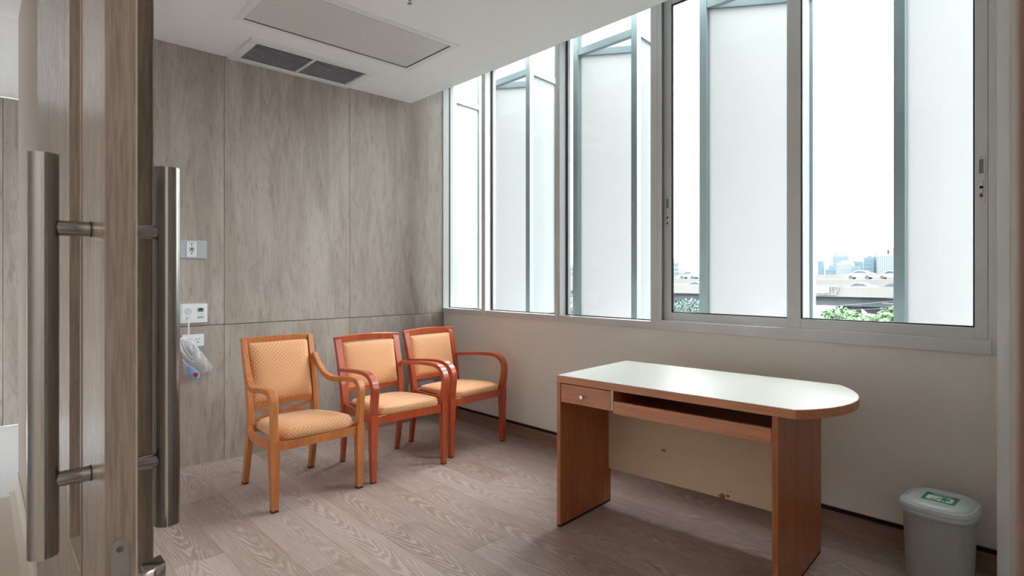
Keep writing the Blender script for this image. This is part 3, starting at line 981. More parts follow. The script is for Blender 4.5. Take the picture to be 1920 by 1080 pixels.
def chair_oak(label, loc, rz):
    t = thing('armchair', label, 'chair', loc, rz, 'upholstered armchairs along the wood wall')
    wd = M['honey']
    for s in (-1, 1):
        o = MB().loft(leg_rings([(s * 0.250, -0.255, 0.012, 0.034, 0.034), (s * 0.251, -0.254, 0.20, 0.042, 0.042), (s * 0.252, -0.252, 0.33, 0.047, 0.047), (s * 0.252, -0.252, 0.385, 0.046, 0.046)])).build('leg', wd, t)
        MB().loft(leg_rings([(s * 0.250, -0.255, 0.0, 0.033, 0.033), (s * 0.250, -0.255, 0.012, 0.034, 0.034)])).build('foot', M['foot'], o)
        path = spline([(s * 0.252, -0.252, 0.37), (s * 0.254, -0.258, 0.46), (s * 0.257, -0.264, 0.55), (s * 0.258, -0.254, 0.606), (s * 0.258, -0.205, 0.632), (s * 0.257, -0.10, 0.628), (s * 0.252, 0.00, 0.614), (s * 0.245, 0.085, 0.612), (s * 0.233, 0.155, 0.636), (s * 0.222, 0.215, 0.69), (s * 0.2145, 0.262, 0.755)], 6)
        MB().sweep(path, lerp_list([0.036, 0.036, 0.042, 0.046, 0.044, 0.040, 0.036, 0.032], len(path)), lerp_list([0.046, 0.038, 0.036, 0.030, 0.030, 0.032, 0.034, 0.030], len(path)), (1, 0, 0), 0.005).build('armrest', wd, t, smooth=True)
        bp = spline([(s * 0.2075, 0.292, 0.012), (s * 0.206, 0.262, 0.14), (s * 0.203, 0.236, 0.28), (s * 0.202, 0.226, 0.42), (s * 0.203, 0.244, 0.56), (s * 0.206, 0.280, 0.72), (s * 0.2085, 0.318, 0.868)], 5)
        o = MB().sweep(bp, 0.032, lerp_list([0.034, 0.042, 0.046, 0.046, 0.042, 0.036, 0.028], len(bp)), (1, 0, 0), 0.003).build('leg', wd, t, smooth=True)
        MB().sweep([(s * 0.2075, 0.2935, 0.0), (s * 0.2075, 0.292, 0.0125)], 0.031, 0.033, (1, 0, 0)).build('foot', M['foot'], o)
    rl = MB()
    rl.box(-0.232, 0.232, -0.268, -0.244, 0.322, 0.368, 0.002, 1)
    rl.box(-0.19, 0.19, 0.212, 0.236, 0.322, 0.368, 0.002, 1)
    for s in (-1, 1):
        pp = spline([(s * 0.250, -0.235, 0.345), (s * 0.262, -0.10, 0.345), (s * 0.252, 0.04, 0.345), (s * 0.225, 0.15, 0.345), (s * 0.205, 0.215, 0.345)], 5)
        rl.sweep(pp, 0.046, 0.022, (0, 0, 1))
    rl.build('seat_rail', wd, t)
    cushion([(0.366, 0.232, 0.178, -0.256, 0.212, 5), (0.374, 0.245, 0.190, -0.268, 0.216, 5), (0.392, 0.252, 0.196, -0.276, 0.220, 4.6), (0.414, 0.250, 0.194, -0.272, 0.216, 4.4), (0.432, 0.238, 0.182, -0.258, 0.204, 4.2), (0.445, 0.205, 0.155, -0.22, 0.172, 3.6), (0.452, 0.13, 0.10, -0.14, 0.10, 3)], 44, 0.030, 0.38).build('seat', M['fabric'], t, smooth=True, ang=50)
    # back frame: rails between the posts, leaning with them
    def back_y(z):
        return 0.226 + (z - 0.42) * 0.19 + max(0, z - 0.6) * 0.055
    bf = MB()
    bf.sweep([(-0.222, back_y(0.868) + 0.002, 0.858), (-0.205, back_y(0.868), 0.862), (0, back_y(0.87) + 0.006, 0.865), (0.205, back_y(0.868), 0.862), (0.222, back_y(0.868) + 0.002, 0.858)], 0.034, 0.026, (0, 0, 1), 0.003)
    bf.build('top_rail', wd, t)
    MB().sweep([(-0.19, back_y(0.478), 0.478), (0.19, back_y(0.478), 0.478)], 0.026, 0.026, (0, 0, 1), 0.002).build('lower_rail', wd, t)
    pd = MB()
    rings = []
    for dpt, ins in ((0.014, 0.002), (-0.012, 0.0), (-0.024, 0.008), (-0.036, 0.030), (-0.043, 0.075)):
        rings.append([Vector((x, back_y(z) + dpt, z)) for x, z in rrect(-0.188 + ins, 0.188 - ins, 0.490 + ins, 0.846 - ins, 0.012 + ins * 0.5, 5)])
    pd.loft(rings)
    bk = pd.build('backrest', M['fabric'], t, smooth=True, ang=40)
    pp = MB()
    loop = [Vector((x, back_y(z) - 0.011, z)) for x, z in rrect(-0.186, 0.186, 0.492, 0.844, 0.012, 4)]
    pp.tube(loop + [loop[0]], 0.004, 8, False)
    pp.build('piping', M['piping'], bk, smooth=True)
    cb = MB()
    for s in (-1, 1):
        pth = spline([(-0.188 * s, back_y(0.455), 0.452), (-0.08 * s, back_y(0.435) - 0.002 * s, 0.432), (0.0, back_y(0.424) - 0.005 * s, 0.424), (0.08 * s, back_y(0.412) - 0.002 * s, 0.412), (0.188 * s, back_y(0.385), 0.384)], 4)
        cb.sweep(pth, 0.018, 0.012, (0, 0, 1))
    cb.build('cross_stretcher', wd, t)
    return t


def chair_cherry(label, loc, rz):
    t = thing('armchair', label, 'chair', loc, rz, 'upholstered armchairs along the wood wall')
    wd = M['cherry']
    for s in (-1, 1):
        o = MB().loft(leg_rings([(s * 0.262, -0.243, 0.008, 0.030, 0.030), (s * 0.262, -0.243, 0.20, 0.038, 0.040), (s * 0.261, -0.242, 0.35, 0.044, 0.046), (s * 0.261, -0.242, 0.42, 0.044, 0.044)])).build('leg', wd, t)
        MB().loft(leg_rings([(s * 0.262, -0.243, 0.0, 0.029, 0.029), (s * 0.262, -0.243, 0.008, 0.030, 0.030)])).build('foot', M['foot'], o)
        path = spline([(s * 0.261, -0.242, 0.41), (s * 0.261, -0.258, 0.50), (s * 0.261, -0.264, 0.565), (s * 0.261, -0.246, 0.615), (s * 0.261, -0.20, 0.645), (s * 0.260, -0.13, 0.655), (s * 0.256, 0.0, 0.650), (s * 0.248, 0.13, 0.638), (s * 0.238, 0.262, 0.626)], 6)
        MB().sweep(path, lerp_list([0.042, 0.042, 0.046, 0.048, 0.046, 0.040, 0.034, 0.030], len(path)), lerp_list([0.044, 0.040, 0.034, 0.028, 0.026, 0.024, 0.022, 0.022], len(path)), (1, 0, 0), 0.004).build('armrest', wd, t, smooth=True)
        bp = spline([(s * 0.212, 0.262, 0.008), (s * 0.214, 0.240, 0.16), (s * 0.216, 0.226, 0.30), (s * 0.217, 0.226, 0.42), (s * 0.221, 0.246, 0.56), (s * 0.223, 0.284, 0.72), (s * 0.2245, 0.318, 0.832)], 5)
        o = MB().sweep(bp, lerp_list([0.028, 0.032, 0.038, 0.042, 0.046, 0.048], len(bp)), lerp_list([0.030, 0.036, 0.042, 0.042, 0.036, 0.030, 0.026], len(bp)), (1, 0, 0), 0.003).build('leg', wd, t, smooth=True)
        MB().sweep([(s * 0.212, 0.2632, 0.0), (s * 0.212, 0.262, 0.0085)], 0.027, 0.029, (1, 0, 0)).build('foot', M['foot'], o)
    rl = MB()
    rl.box(-0.24, 0.24, -0.258, -0.232, 0.352, 0.404, 0.002, 1)
    rl.box(-0.20, 0.20, 0.212, 0.236, 0.352, 0.404, 0.002, 1)
    for s in (-1, 1):
        rl.sweep([(s * 0.258, -0.225, 0.378), (s * 0.214, 0.22, 0.378)], 0.050, 0.022, (0, 0, 1))
    rl.build('seat_rail', wd, t)
    cushion([(0.402, 0.232, 0.192, -0.258, 0.212, 7), (0.408, 0.240, 0.200, -0.264, 0.216, 7), (0.440, 0.243, 0.202, -0.268, 0.216, 6), (0.450, 0.238, 0.196, -0.262, 0.210, 5.5), (0.462, 0.205, 0.165, -0.225, 0.175, 4.2), (0.468, 0.13, 0.11, -0.15, 0.11, 3)], 44, 0.022, 0.42).build('seat', M['fabric'], t, smooth=True, ang=50)

    def back_y(z):
        return 0.226 + (z - 0.42) * 0.19 + max(0, z - 0.6) * 0.055
    bf = MB()
    top = spline([(-0.246, back_y(0.82) + 0.001, 0.818), (-0.225, back_y(0.825), 0.822), (-0.10, back_y(0.83) + 0.006, 0.829), (0, back_y(0.83) + 0.008, 0.831), (0.10, back_y(0.83) + 0.006, 0.829), (0.225, back_y(0.825), 0.822), (0.246, back_y(0.82) + 0.001, 0.818)], 4)
    bf.sweep(top, 0.044, 0.026, (0, 0, 1), 0.004)
    bf.build('top_rail', wd, t, smooth=True)
    MB().sweep([(-0.205, back_y(0.486), 0.486), (0.205, back_y(0.486), 0.486)], 0.030, 0.026, (0, 0, 1), 0.002).build('lower_rail', wd, t)
    pd = MB()
    rings = []
    for dpt, ins in ((0.012, 0.0), (-0.014, 0.0), (-0.020, 0.006), (-0.026, 0.030), (-0.029, 0.075)):
        ring = []
        for x, z in rrect(-1, 1, 0.500 + ins, 0.800 - ins, 0.012, 5):
            hw = 0.193 + (z - 0.5) * 0.02 - ins
            ring.append(Vector((max(-1, min(1, x)) * hw, back_y(z) + dpt, z)))
        rings.append(ring)
    pd.loft(rings)
    bk = pd.build('backrest', M['fabric'], t, smooth=True, ang=40)
    pp = MB()
    loop = []
    for x, z in rrect(-1, 1, 0.503, 0.797, 0.010, 4):
        loop.append(Vector((x * (0.190 + (z - 0.5) * 0.02), back_y(z) - 0.014, z)))
    pp.tube(loop + [loop[0]], 0.0036, 8, False)
    pp.build('piping', M['piping'], bk, smooth=True)
    return t


chair_oak('honey oak armchair with apricot dotted cushions, nearest the door', (1.393, 3.300, 0), math.radians(1.0))
c2 = chair_cherry('cherry red armchair in the middle, between the oak armchair and the corner armchair', (2.010, 3.297, 0), math.radians(-0.8))
c3 = copy_tree(c2)
c3.location = (2.628, 3.385, 0)
c3.rotation_euler = (0, 0, math.radians(4.7))
c3['label'] = 'cherry red armchair standing in the corner beside the beige window wall'


# ------------------------------------------------------------------ desk (local x = along its length, local y = towards the windows)
desk = thing('desk', 'orange wood desk with white laminate top, rounded right end and small drawer', 'desk', (2.11, 1.891, 0), math.atan2(-0.998, 0.070))
# local +y must point to the window side: with x along (0.07,-0.998) the left normal is (0.998,0.07)
poly = [(0, 0), (1.111, 0)]
x0, hw, sag = 1.111, 0.3325, 0.132
R_ = (hw * hw + sag * sag) / (2 * sag)
a_max = math.asin(hw / R_)
for k in range(1, 24):
    a = -a_max + 2 * a_max * k / 24
    poly.append((x0 + sag - R_ + R_ * math.cos(a), hw + R_ * math.sin(a)))
poly += [(1.111, 0.665), (0, 0.665)]
MB().prism(poly, 0.725, 0.7585).build('top_edge', M['desk'], desk)
inner = []
cxm, cym = 0.55, 0.3325
for x, y in poly:
    inner.append((x + (0.002 if x < cxm else -0.002), y + (0.002 if y < cym else -0.002)))
MB().prism(inner, 0.7585, 0.7605).build('desktop', M['desk_top'], desk)
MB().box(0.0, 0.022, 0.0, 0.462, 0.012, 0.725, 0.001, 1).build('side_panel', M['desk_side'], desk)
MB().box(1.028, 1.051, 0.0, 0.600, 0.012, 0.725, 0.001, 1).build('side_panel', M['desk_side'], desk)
MB().box(0.001, 0.021, 0.002, 0.46, 0.0, 0.012).build('worn_base_edge', M['foot'], desk)
MB().box(1.029, 1.05, 0.002, 0.598, 0.0, 0.012).build('worn_base_edge', M['foot'], desk)
mp_ = MB().box(0.022, 1.028, 0.442, 0.460, 0.188, 0.725).build('modesty_panel', M['desk_back'], desk)


def blob(cx, cz, r, seed, y, e=1.0):
    rg = random.Random(seed)
    pts = []
    for k in range(14):
        a = 2 * PI * k / 14
        q = r * (0.55 + 0.6 * rg.random())
        pts.append((cx + q * math.cos(a) * e, cz + q * math.sin(a)))
    return [[Vector((x, yy, z)) for x, z in pts] for yy in (y, y - 0.0008)]


for q in ((0.660, 0.198, 0.016, 3, 0.4419, 1.3), (0.690, 0.206, 0.010, 4, 0.4419), (0.700, 0.230, 0.003, 5, 0.4419), (0.685, 0.226, 0.0025, 6, 0.4419), (0.355, 0.355, 0.009, 8, 0.4419, 1.8), (0.790, 0.30, 0.0035, 9, 0.4419, 0.4), (0.42, 0.505, 0.006, 12, 0.4419, 1.9)):
    MB().loft(blob(*q)).build('chipped_spot', M['chip'], mp_)
dw = empty('drawer')
dw.parent = desk
dw.location = (0, 0, 0)
MB().box(0.026, 0.312, 0.0005, 0.018, 0.630, 0.7205, 0.0008, 1).build('drawer_front', M['desk'], dw)
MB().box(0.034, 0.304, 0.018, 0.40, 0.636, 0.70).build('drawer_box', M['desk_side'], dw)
MB().cyl((0.163, -0.020, 0.674), 0.0052, 0.021, 'Y', 14).cyl((0.163, -0.023, 0.674), 0.0085, 0.008, 'Y', 20).build('knob', M['chrome'], dw, smooth=True)
MB().box(0.3145, 0.3275, 0.0025, 0.43, 0.632, 0.725).build('divider', M['desk_side'], desk)
MB().box(0.3145, 0.3275, 0.0012, 0.0026, 0.632, 0.724).build('divider_edge', M['desk_pale'], desk)
kt = MB().box(0.330, 1.026, 0.0005, 0.018, 0.618, 0.676, 0.0008, 1).build('keyboard_shelf_front', M['desk'], desk)
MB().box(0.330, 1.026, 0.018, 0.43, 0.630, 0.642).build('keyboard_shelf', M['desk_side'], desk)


# ------------------------------------------------------------------ pedal bin
b = thing('pedal_bin', 'small grey plastic pedal bin with green litter sticker on its lid', 'bin', (2.845, 0.460, 0), math.radians(-3))
def ring_(a, bb_, z, e=3.3):
    return [Vector((x, y, z * 1.09)) for x, y in superellipse(a * 0.97, bb_ * 0.945, e, 48)]
MB().loft([ring_(0.112, 0.098, 0.0), ring_(0.120, 0.106, 0.006), ring_(0.124, 0.110, 0.03), ring_(0.136, 0.121, 0.27), ring_(0.137, 0.122, 0.285)]).build('body', M['bin'], b, smooth=True, ang=50)
MB().loft([ring_(0.146, 0.131, 0.278), ring_(0.149, 0.134, 0.281), ring_(0.149, 0.134, 0.290), ring_(0.147, 0.132, 0.292), ring_(0.147, 0.132, 0.295), ring_(0.1495, 0.1345, 0.297), ring_(0.149, 0.134, 0.304), ring_(0.145, 0.130, 0.309)]).build('lid_rim', M['lid'], b, smooth=True, ang=50)
lid = MB().loft([ring_(0.144, 0.129, 0.306), ring_(0.1425, 0.1275, 0.3115), ring_(0.137, 0.122, 0.3125), ring_(0.133, 0.118, 0.3115), ring_(0.128, 0.113, 0.318), ring_(0.10, 0.085, 0.3225), ring_(0.05, 0.042, 0.3245, 2.4)]).build('lid', M['lid'], b, smooth=True, ang=60)
sx0, sx1, sy0, sy1, sz = -0.062, 0.036, -0.060, 0.050, 0.3542
# the sticker reads upright from the pedal side (-x): its left is +y, its top is +x
st = MB().box(sx0, sx1, sy0, sy1, sz - 0.002, sz).build('sticker', M['green'], b)
def on_sticker(u, v):        # u 0..1 left to right, v 0..1 bottom to top
    return (sx0 + (sx1 - sx0) * v, sy1 + (sy0 - sy1) * u)
wf = MB()
wf.loft([[Vector((*on_sticker(u, v), z)) for u, v in rrect(0.11, 0.90, 0.10, 0.66, 0.08, 5)] for z in (sz, sz + 0.0004)])
wf.build('white_field', M['white'], st)
pic = MB()
def patch(pts):
    pic.loft([[Vector((*on_sticker(u, v), z)) for u, v in pts] for z in (sz + 0.0004, sz + 0.0008)])
patch([(0.56, 0.14), (0.62, 0.14), (0.63, 0.30), (0.66, 0.30), (0.66, 0.14), (0.72, 0.14), (0.73, 0.40), (0.79, 0.26), (0.83, 0.30), (0.76, 0.53), (0.70, 0.57), (0.58, 0.57), (0.50, 0.46), (0.40, 0.44), (0.40, 0.38), (0.53, 0.39), (0.57, 0.44)])
patch([(0.61 + 0.042 * math.cos(2 * PI * k / 12), 0.61 + 0.045 * math.sin(2 * PI * k / 12)) for k in range(12)])
patch([(0.25, 0.32), (0.28, 0.32), (0.31, 0.18), (0.43, 0.18), (0.47, 0.34), (0.50, 0.34), (0.45, 0.13), (0.29, 0.13)])
patch([(0.34, 0.34), (0.38, 0.36), (0.39, 0.31), (0.35, 0.29)])
patch([(0.27, 0.44), (0.31, 0.47), (0.32, 0.42), (0.29, 0.40)])
pic.build('litter_figure', M['green'], st)
tx = MB()
rg = random.Random(5)
for row, (v0, h_, n_, u0, u1) in enumerate(((0.83, 0.085, 13, 0.22, 0.82), (0.72, 0.05, 18, 0.14, 0.92))):
    for k in range(n_):
        u = u0 + (u1 - u0) * k / n_
        w_ = (u1 - u0) / n_ * 0.72
        a = w_ * 0.28
        hk = h_ * (0.8 + 0.4 * rg.random())
        for (p0, p1, q0, q1) in ((0, a, 0, hk), (w_ - a, w_, 0, hk * rg.choice((0.7, 1.0))), (0, w_, hk * 0.8, hk)) if k % 3 else ((0, w_, hk * 0.75, hk), (w_ - a, w_, 0, hk)):
            tx.loft([[Vector((*on_sticker(u + p, v0 + q), z)) for p, q in ((p0, q0), (p1, q0), (p1, q1), (p0, q1))] for z in (sz, sz + 0.0004)])
tx.build('sticker_text', M['white'], st, kind='stuff')
MB().box(-0.165, -0.11, -0.035, 0.035, 0.012, 0.022, 0.004, 2).build('pedal', M['lid'], b)


# ------------------------------------------------------------------ outside: sunshade fins on the facade
P_ = 0.05
FXA = 3.40
fin_labels = ['white frosted sunshade fin outside the far left window beside the wood wall',
              'white frosted sunshade fin outside the second window from the wood wall',
              'white frosted sunshade fin outside the third window, left of the sliding pair',
              'white frosted sunshade fin outside the left sliding window',
              'white frosted sunshade fin outside the right sliding window']
def make_fin():
    t = thing('sunshade_fin', fin_labels[0], 'sunshade fin', (0, 0, 0), 0, 'triangular frosted fins on the facade')
    pts = {'L': (0.0, 0.546), 'A': (0.0, 0.0), 'R': (0.37, 0.03)}
    for x, y in pts.values():
        MB().box(x, x + P_, y, y + P_, 0.84, 4.3, 0.002, 1).build('post', M['fin'], t)
    for z in (2.985, 0.86):
        for a, c in (('L', 'A'), ('A', 'R'), ('R', 'L')):
            p, q = Vector((*pts[a], 0)) + Vector((P_ / 2, P_ / 2, 0)), Vector((*pts[c], 0)) + Vector((P_ / 2, P_ / 2, 0))
            dd_ = (q - p).normalized() * 0.028
            MB().sweep([p + dd_ + Vector((0, 0, z + 0.025)), q - dd_ + Vector((0, 0, z + 0.025))], 0.05, 0.04, (0, 0, 1)).build('brace', M['fin'], t)
    for a, c in (('A', 'R'), ('R', 'L')):
        p, q = Vector((*pts[a], 0)) + Vector((P_ / 2, P_ / 2, 0)), Vector((*pts[c], 0)) + Vector((P_ / 2, P_ / 2, 0))
        u = (q - p).normalized()
        nrm = Vector((-u.y, u.x, 0))
        for z0, z1 in ((0.935, 2.984), (3.037, 4.28)):
            r0, r1 = [], []
            for s_, rr in ((-0.004, r0), (0.004, r1)):
                for e, z in ((0.03, z0), (1, z0), (1, z1), (0.03, z1)):
                    base = p + u * (0.028 if e < 1 else (q - p).length - 0.028)
                    rr.append(base + nrm * s_ + Vector((0, 0, z)))
            MB().loft([r0, r1]).build('frosted_panel', M['frosted'], t)
    return t


fin = make_fin()
for k in range(5):
    o = fin if k == 0 else copy_tree(fin)
    o.location = (FXA, 2.285 + 1.07 * (2 - k), 0)
    o['label'] = fin_labels[k]
MB().box(XW + 0.16, 3.36, -1.5, 6.0, 0.80, 0.905).build('trim_7', M['concrete'], kind='structure')


# ------------------------------------------------------------------ outside: flyover, traffic, trees, city
CA, SA = math.cos(VIEW), math.sin(VIEW)
def along(px, x):
    """Y of the line of sight px at distance x in front of the facade"""
    l = (px - 960) / 1055
    return x * (SA - l * CA) / (l * SA + CA)
def height(px, py, x):
    l = (px - 960) / 1055
    return CAM_H + (520 - py) / 1055 * x / (l * SA + CA)


gz = -7.0
gd = MB().box(-500, 2200, -900, 2400, gz - 1, gz).build('ground', M['ground'], kind='structure')

t = thing('flyover', 'near grey concrete flyover deck carrying cars outside', 'flyover', (80, 0, 0))
MB().box(0.25, 14, -60, 220, -1.15, -0.85).build('road_deck', M['asphalt'], t)
MB().box(0, 0.25, -60, 220, -1.24, 0.02).build('parapet', M['concrete'], t)
MB().box(14, 14.25, -60, 220, -1.24, 0.10).build('parapet', M['concrete'], t)
MB().box(1.2, 13, -60, 220, -2.45, -1.15).build('girder', M['concrete_dark'], t)
for y in (along(1643, 82) - 1.0, along(1268, 82), along(893, 82)):
    MB().loft([[Vector((3 + d, yy, z)) for d, yy in ((0, y - h_), (5, y - h_), (5, y + h_), (0, y + h_))] for z, h_ in ((gz, 1.3), (-4.2, 1.3), (-3.0, 2.6), (-2.45, 3.4))]).build('pier', M['concrete_dark'], t)
t = thing('flyover', 'far grey concrete flyover deck behind the near one', 'flyover', (98, 0, 0))
MB().box(0, 16, -60, 260, 0.60, 0.95).build('road_deck', M['asphalt'], t)
MB().box(-0.3, 0, -60, 260, -0.9, 0.98).build('parapet', M['concrete'], t)
MB().box(16, 16.3, -60, 260, 0.5, 1.75).build('parapet', M['concrete'], t)
MB().box(2, 14, -60, 260, -1.5, 0.6).build('girder', M['concrete_dark'], t)
for y in (along(1590, 105), along(1290, 105), along(897, 105)):
    MB().box(5, 10, y - 1.2, y + 1.2, gz, -1.5).build('pier', M['concrete_dark'], t)


t = thing('flyover', 'thin distant flyover deck carrying a row of vans', 'flyover', (594, 0, 0))
MB().box(0, 20, -100, 1000, 1.3, 2.0).build('road_deck', M['concrete'], t)
for y in (120, 160, 200, 260, 600):
    MB().box(5, 9, y - 1.5, y + 1.5, gz, 1.3).build('pier', M['concrete_dark'], t)


def make_car(name, label, cat, paint, L=4.0, H=1.42, van=False):
    t = thing(name, label, cat, (0, 0, 0), 0, 'cars on the flyovers')
    h = L / 2
    if van:
        prof = [(-h, 0.3), (h, 0.3), (h, 0.85), (h - 0.7, 1.05), (h - 1.1, H), (-h + 0.1, H), (-h, 0.9)]
        gl = [(h - 0.78, 1.05), (h - 1.12, H - 0.12), (-h + 0.25, H - 0.12), (-h + 0.2, 1.05)]
    else:
        prof = [(-h, 0.32), (h, 0.32), (h, 0.68), (h - 0.9, 0.88), (h - 1.75, H - 0.02), (0.1, H), (-h + 1.3, H - 0.1), (-h + 0.55, 0.98), (-h, 0.90)]
        gl = [(h - 1.02, 0.90), (h - 1.78, H - 0.08), (0.1, H - 0.06), (-h + 1.32, H - 0.16), (-h + 0.75, 0.96)]
    MB().loft([[Vector((s, y, z)) for y, z in prof] for s in (-0.86, 0.86)]).build('body', paint, t)
    MB().loft([[Vector((s, y, z)) for y, z in gl] for s in (-0.868, 0.868)]).build('windows', M['car_glass'], t)
    for s in (-0.88, 0.68):
        for y in (-h + 0.85, h - 0.9):
            MB().cyl((s, y, 0.32), 0.32, 0.2, 'X', 16).build('wheel', M['tyre'], t)
    return t


car = make_car('car', 'white car on the far flyover, centre of the right sliding window', 'car', M['car_white'])
silver = make_car('car', 'silver car on the near flyover beside the right fin post', 'car', M['car_silver'])
bluec = make_car('car', 'dark blue car on the far flyover, left sliding window', 'car', M['car_blue'])
van = make_car('van', 'white van at the left end of the distant row on the furthest flyover', 'van', M['car_white'], 4.8, 1.9, True)
car.location = (101.0, along(1613, 101.0), 0.96)
silver.location = (84, along(1683, 84), -0.84)
silver.rotation_euler = (0, 0, PI)
bluec.location = (109, along(1291, 109), 0.96)
for lab, px, x, z, rz in (('white car low behind the near parapet, right sliding window', 1611, 83.5, -0.84, 0),
                          ('white car low behind the near parapet, left sliding window', 1308, 83.5, -0.84, PI),
                          ('white car on the far flyover, left sliding window', 1292, 101, 0.96, 0),
                          ('white car furthest back, right of the row of vans', 1671, 110, 0.96, 0)):
    o = copy_tree(car)
    o.location, o.rotation_euler, o['label'] = (x, along(px, x), z), (0, 0, rz), lab
van.location = (600, along(1539, 600), 2.01)
for lab, px in (('white van second from the left in the distant row', 1551), ('white van third from the left in the distant row', 1564), ('white van at the right end of the distant row', 1577)):
    o = copy_tree(van)
    o.location, o['label'] = (600, along(px, 600), 2.01), lab

for k, (lab, px) in enumerate((('white minibus with red stripe under the flyover, left of the bushes', 1521), ('white minibus with red stripe parked under the flyover, between the bushes', 1618), ('white minibus with red stripe under the flyover, behind the right bush', 1716))):
    if k == 0:
        t = thing('minibus', lab, 'bus', (0, 0, 0), 0, 'minibuses parked under the flyover')
        MB().box(-1.2, 1.2, -2.3, 2.3, 0.5, 3.0, 0.12, 2).build('body', M['car_white'], t)
        MB().box(-1.215, 1.215, -2.1, 2.1, 1.55, 2.35).build('windows', M['car_glass'], t)
        MB().box(-1.212, 1.212, -2.2, 2.2, 0.75, 1.05).box(-1.213, 1.213, 1.4, 2.4, 0.6, 2.5).build('red_stripe', M['bus_red'], t)
        for s in (-1.22, 0.9):
            for y in (-1.5, 1.4):
                MB().cyl((s, y, 0.48), 0.48, 0.32, 'X', 14).build('wheel', M['tyre'], t)
        bus = t
        o = t
    else:
        o = copy_tree(bus)
        o['label'] = lab
    o.location = (74, along(px, 74), -6.35 + 0.35)
rd = MB().box(66, 79, -60, 220, gz, -6.0).build('road_verge', M['concrete'], kind='structure')


def leaves(mb, c, r, n, size, rg, droop=0.3):
    for _ in range(n):
        while True:
            v = Vector((rg.uniform(-1, 1), rg.uniform(-1, 1), rg.uniform(-1, 1)))
            if 0.35 < v.length < 1:
                break
        p = Vector(c) + Vector((v.x * r[0], v.y * r[1], v.z * r[2]))
        d = Vector((v.x + rg.uniform(-.6, .6), v.y + rg.uniform(-.6, .6), v.z * 0.5 + rg.uniform(-.5, .3) - droop)).normalized()
        s = d.cross(Vector((rg.uniform(-1, 1), rg.uniform(-1, 1), rg.uniform(-1, 1)))).normalized()
        L, W = size * rg.uniform(0.7, 1.3), size * 0.28
        up_ = d.cross(s) * (W * 0.35)
        mb.bm.faces.new([mb.bm.verts.new(q) for q in (p, p + d * L * 0.5 + s * W + up_, p + d * L, p + d * L * 0.5 - s * W + up_)])


def tree(name, label, cat, loc, r, n, size, mat, seed, trunk=0.12, group=None):
    rg = random.Random(seed)
    t = thing(name, label, cat, loc, 0, group)
    base = Vector((0, 0, 0))
    top = -loc[2] + gz
    MB().tube([(0, 0, top), (0.1, 0.05, top * 0.5), (0, 0, 0)], [trunk, trunk * 0.8, trunk * 0.5], 8).build('trunk', M['bark'], t, smooth=True)
    br = MB()
    for k in range(6):
        a = 2 * PI * k / 6 + rg.random()
        br.tube([(0, 0, -r[2] * 0.8), (r[0] * 0.4 * math.cos(a), r[1] * 0.4 * math.sin(a), 0), (r[0] * 0.75 * math.cos(a), r[1] * 0.75 * math.sin(a), r[2] * 0.5)], [trunk * 0.4, trunk * 0.3, trunk * 0.12], 6)
    br.build('branches', M['bark'], t, smooth=True)
    mb = MB()
    leaves(mb, base, r, n, size, rg)
    mb.build('foliage', mat, t, kind='stuff')
    return t


for lab, px, py, x, r, n, mat, sd in (
        ('dark green tree below the flyover, left sliding window', 1296, 578, 46, (1.6, 1.9, 0.85), 900, 'leaf_dark', 1),
        ('light green bush on the left of the right sliding window', 1574, 588, 43, (1.2, 1.0, 0.36), 620, 'leaf_light', 2),
        ('light green bush low in the middle of the right sliding window', 1622, 602, 36, (1.2, 0.95, 0.30), 620, 'leaf_light', 3),
        ('light green bush beside the right fin post', 1684, 592, 40, (1.2, 0.85, 0.55), 760, 'leaf_light', 4),
        ('dark tree in the gap left of the third window fin', 1066, 560, 60, (1.4, 1.6, 1.5), 600, 'leaf_dark', 6)):
    tree('leafy_tree', lab, 'tree', (x, along(px, x), height(px, py, x)), r, n, 0.27 if mat == 'leaf_light' else 0.24, M[mat], sd, 0.10, 'trees by the flyover')

# a palm in the far left gap
px_, x_ = 897, 34
pl = thing('palm_tree', 'small palm seen in the gap of the far left window', 'tree', (x_, along(px_, x_), height(px_, 548, x_)))
MB().tube([(0, 0, gz - pl.location.z), (0.1, 0.1, -2), (0, 0, 0)], [0.22, 0.17, 0.12], 10).build('trunk', M['bark'], pl, smooth=True)
rg = random.Random(11)
for k in range(16):
    a = 2 * PI * k / 16 + rg.uniform(-.2, .2)
    el = rg.uniform(0.2, 1.2)
    mb = MB()
    d = Vector((math.cos(a), math.sin(a), 0))
    pts = [Vector((0, 0, 0)), d * 0.5 + Vector((0, 0, 0.45 * el)), d * 1.0 + Vector((0, 0, 0.55 * el)), d * 1.5 + Vector((0, 0, 0.2 * el - 0.25))]
    pth = spline(pts, 4)
    mb.tube(pth, 0.014, 5)
    sd_ = d.cross(Vector((0, 0, 1)))
    for q in pth[1:]:
        for s in (-1, 1):
            mb.poly([q, q + d * 0.10 + sd_ * s * 0.03, q + d * 0.32 + sd_ * s * 0.30 + Vector((0, 0, -0.14)), q + d * 0.02])
    mb.build('frond', M['leaf_light'], pl)


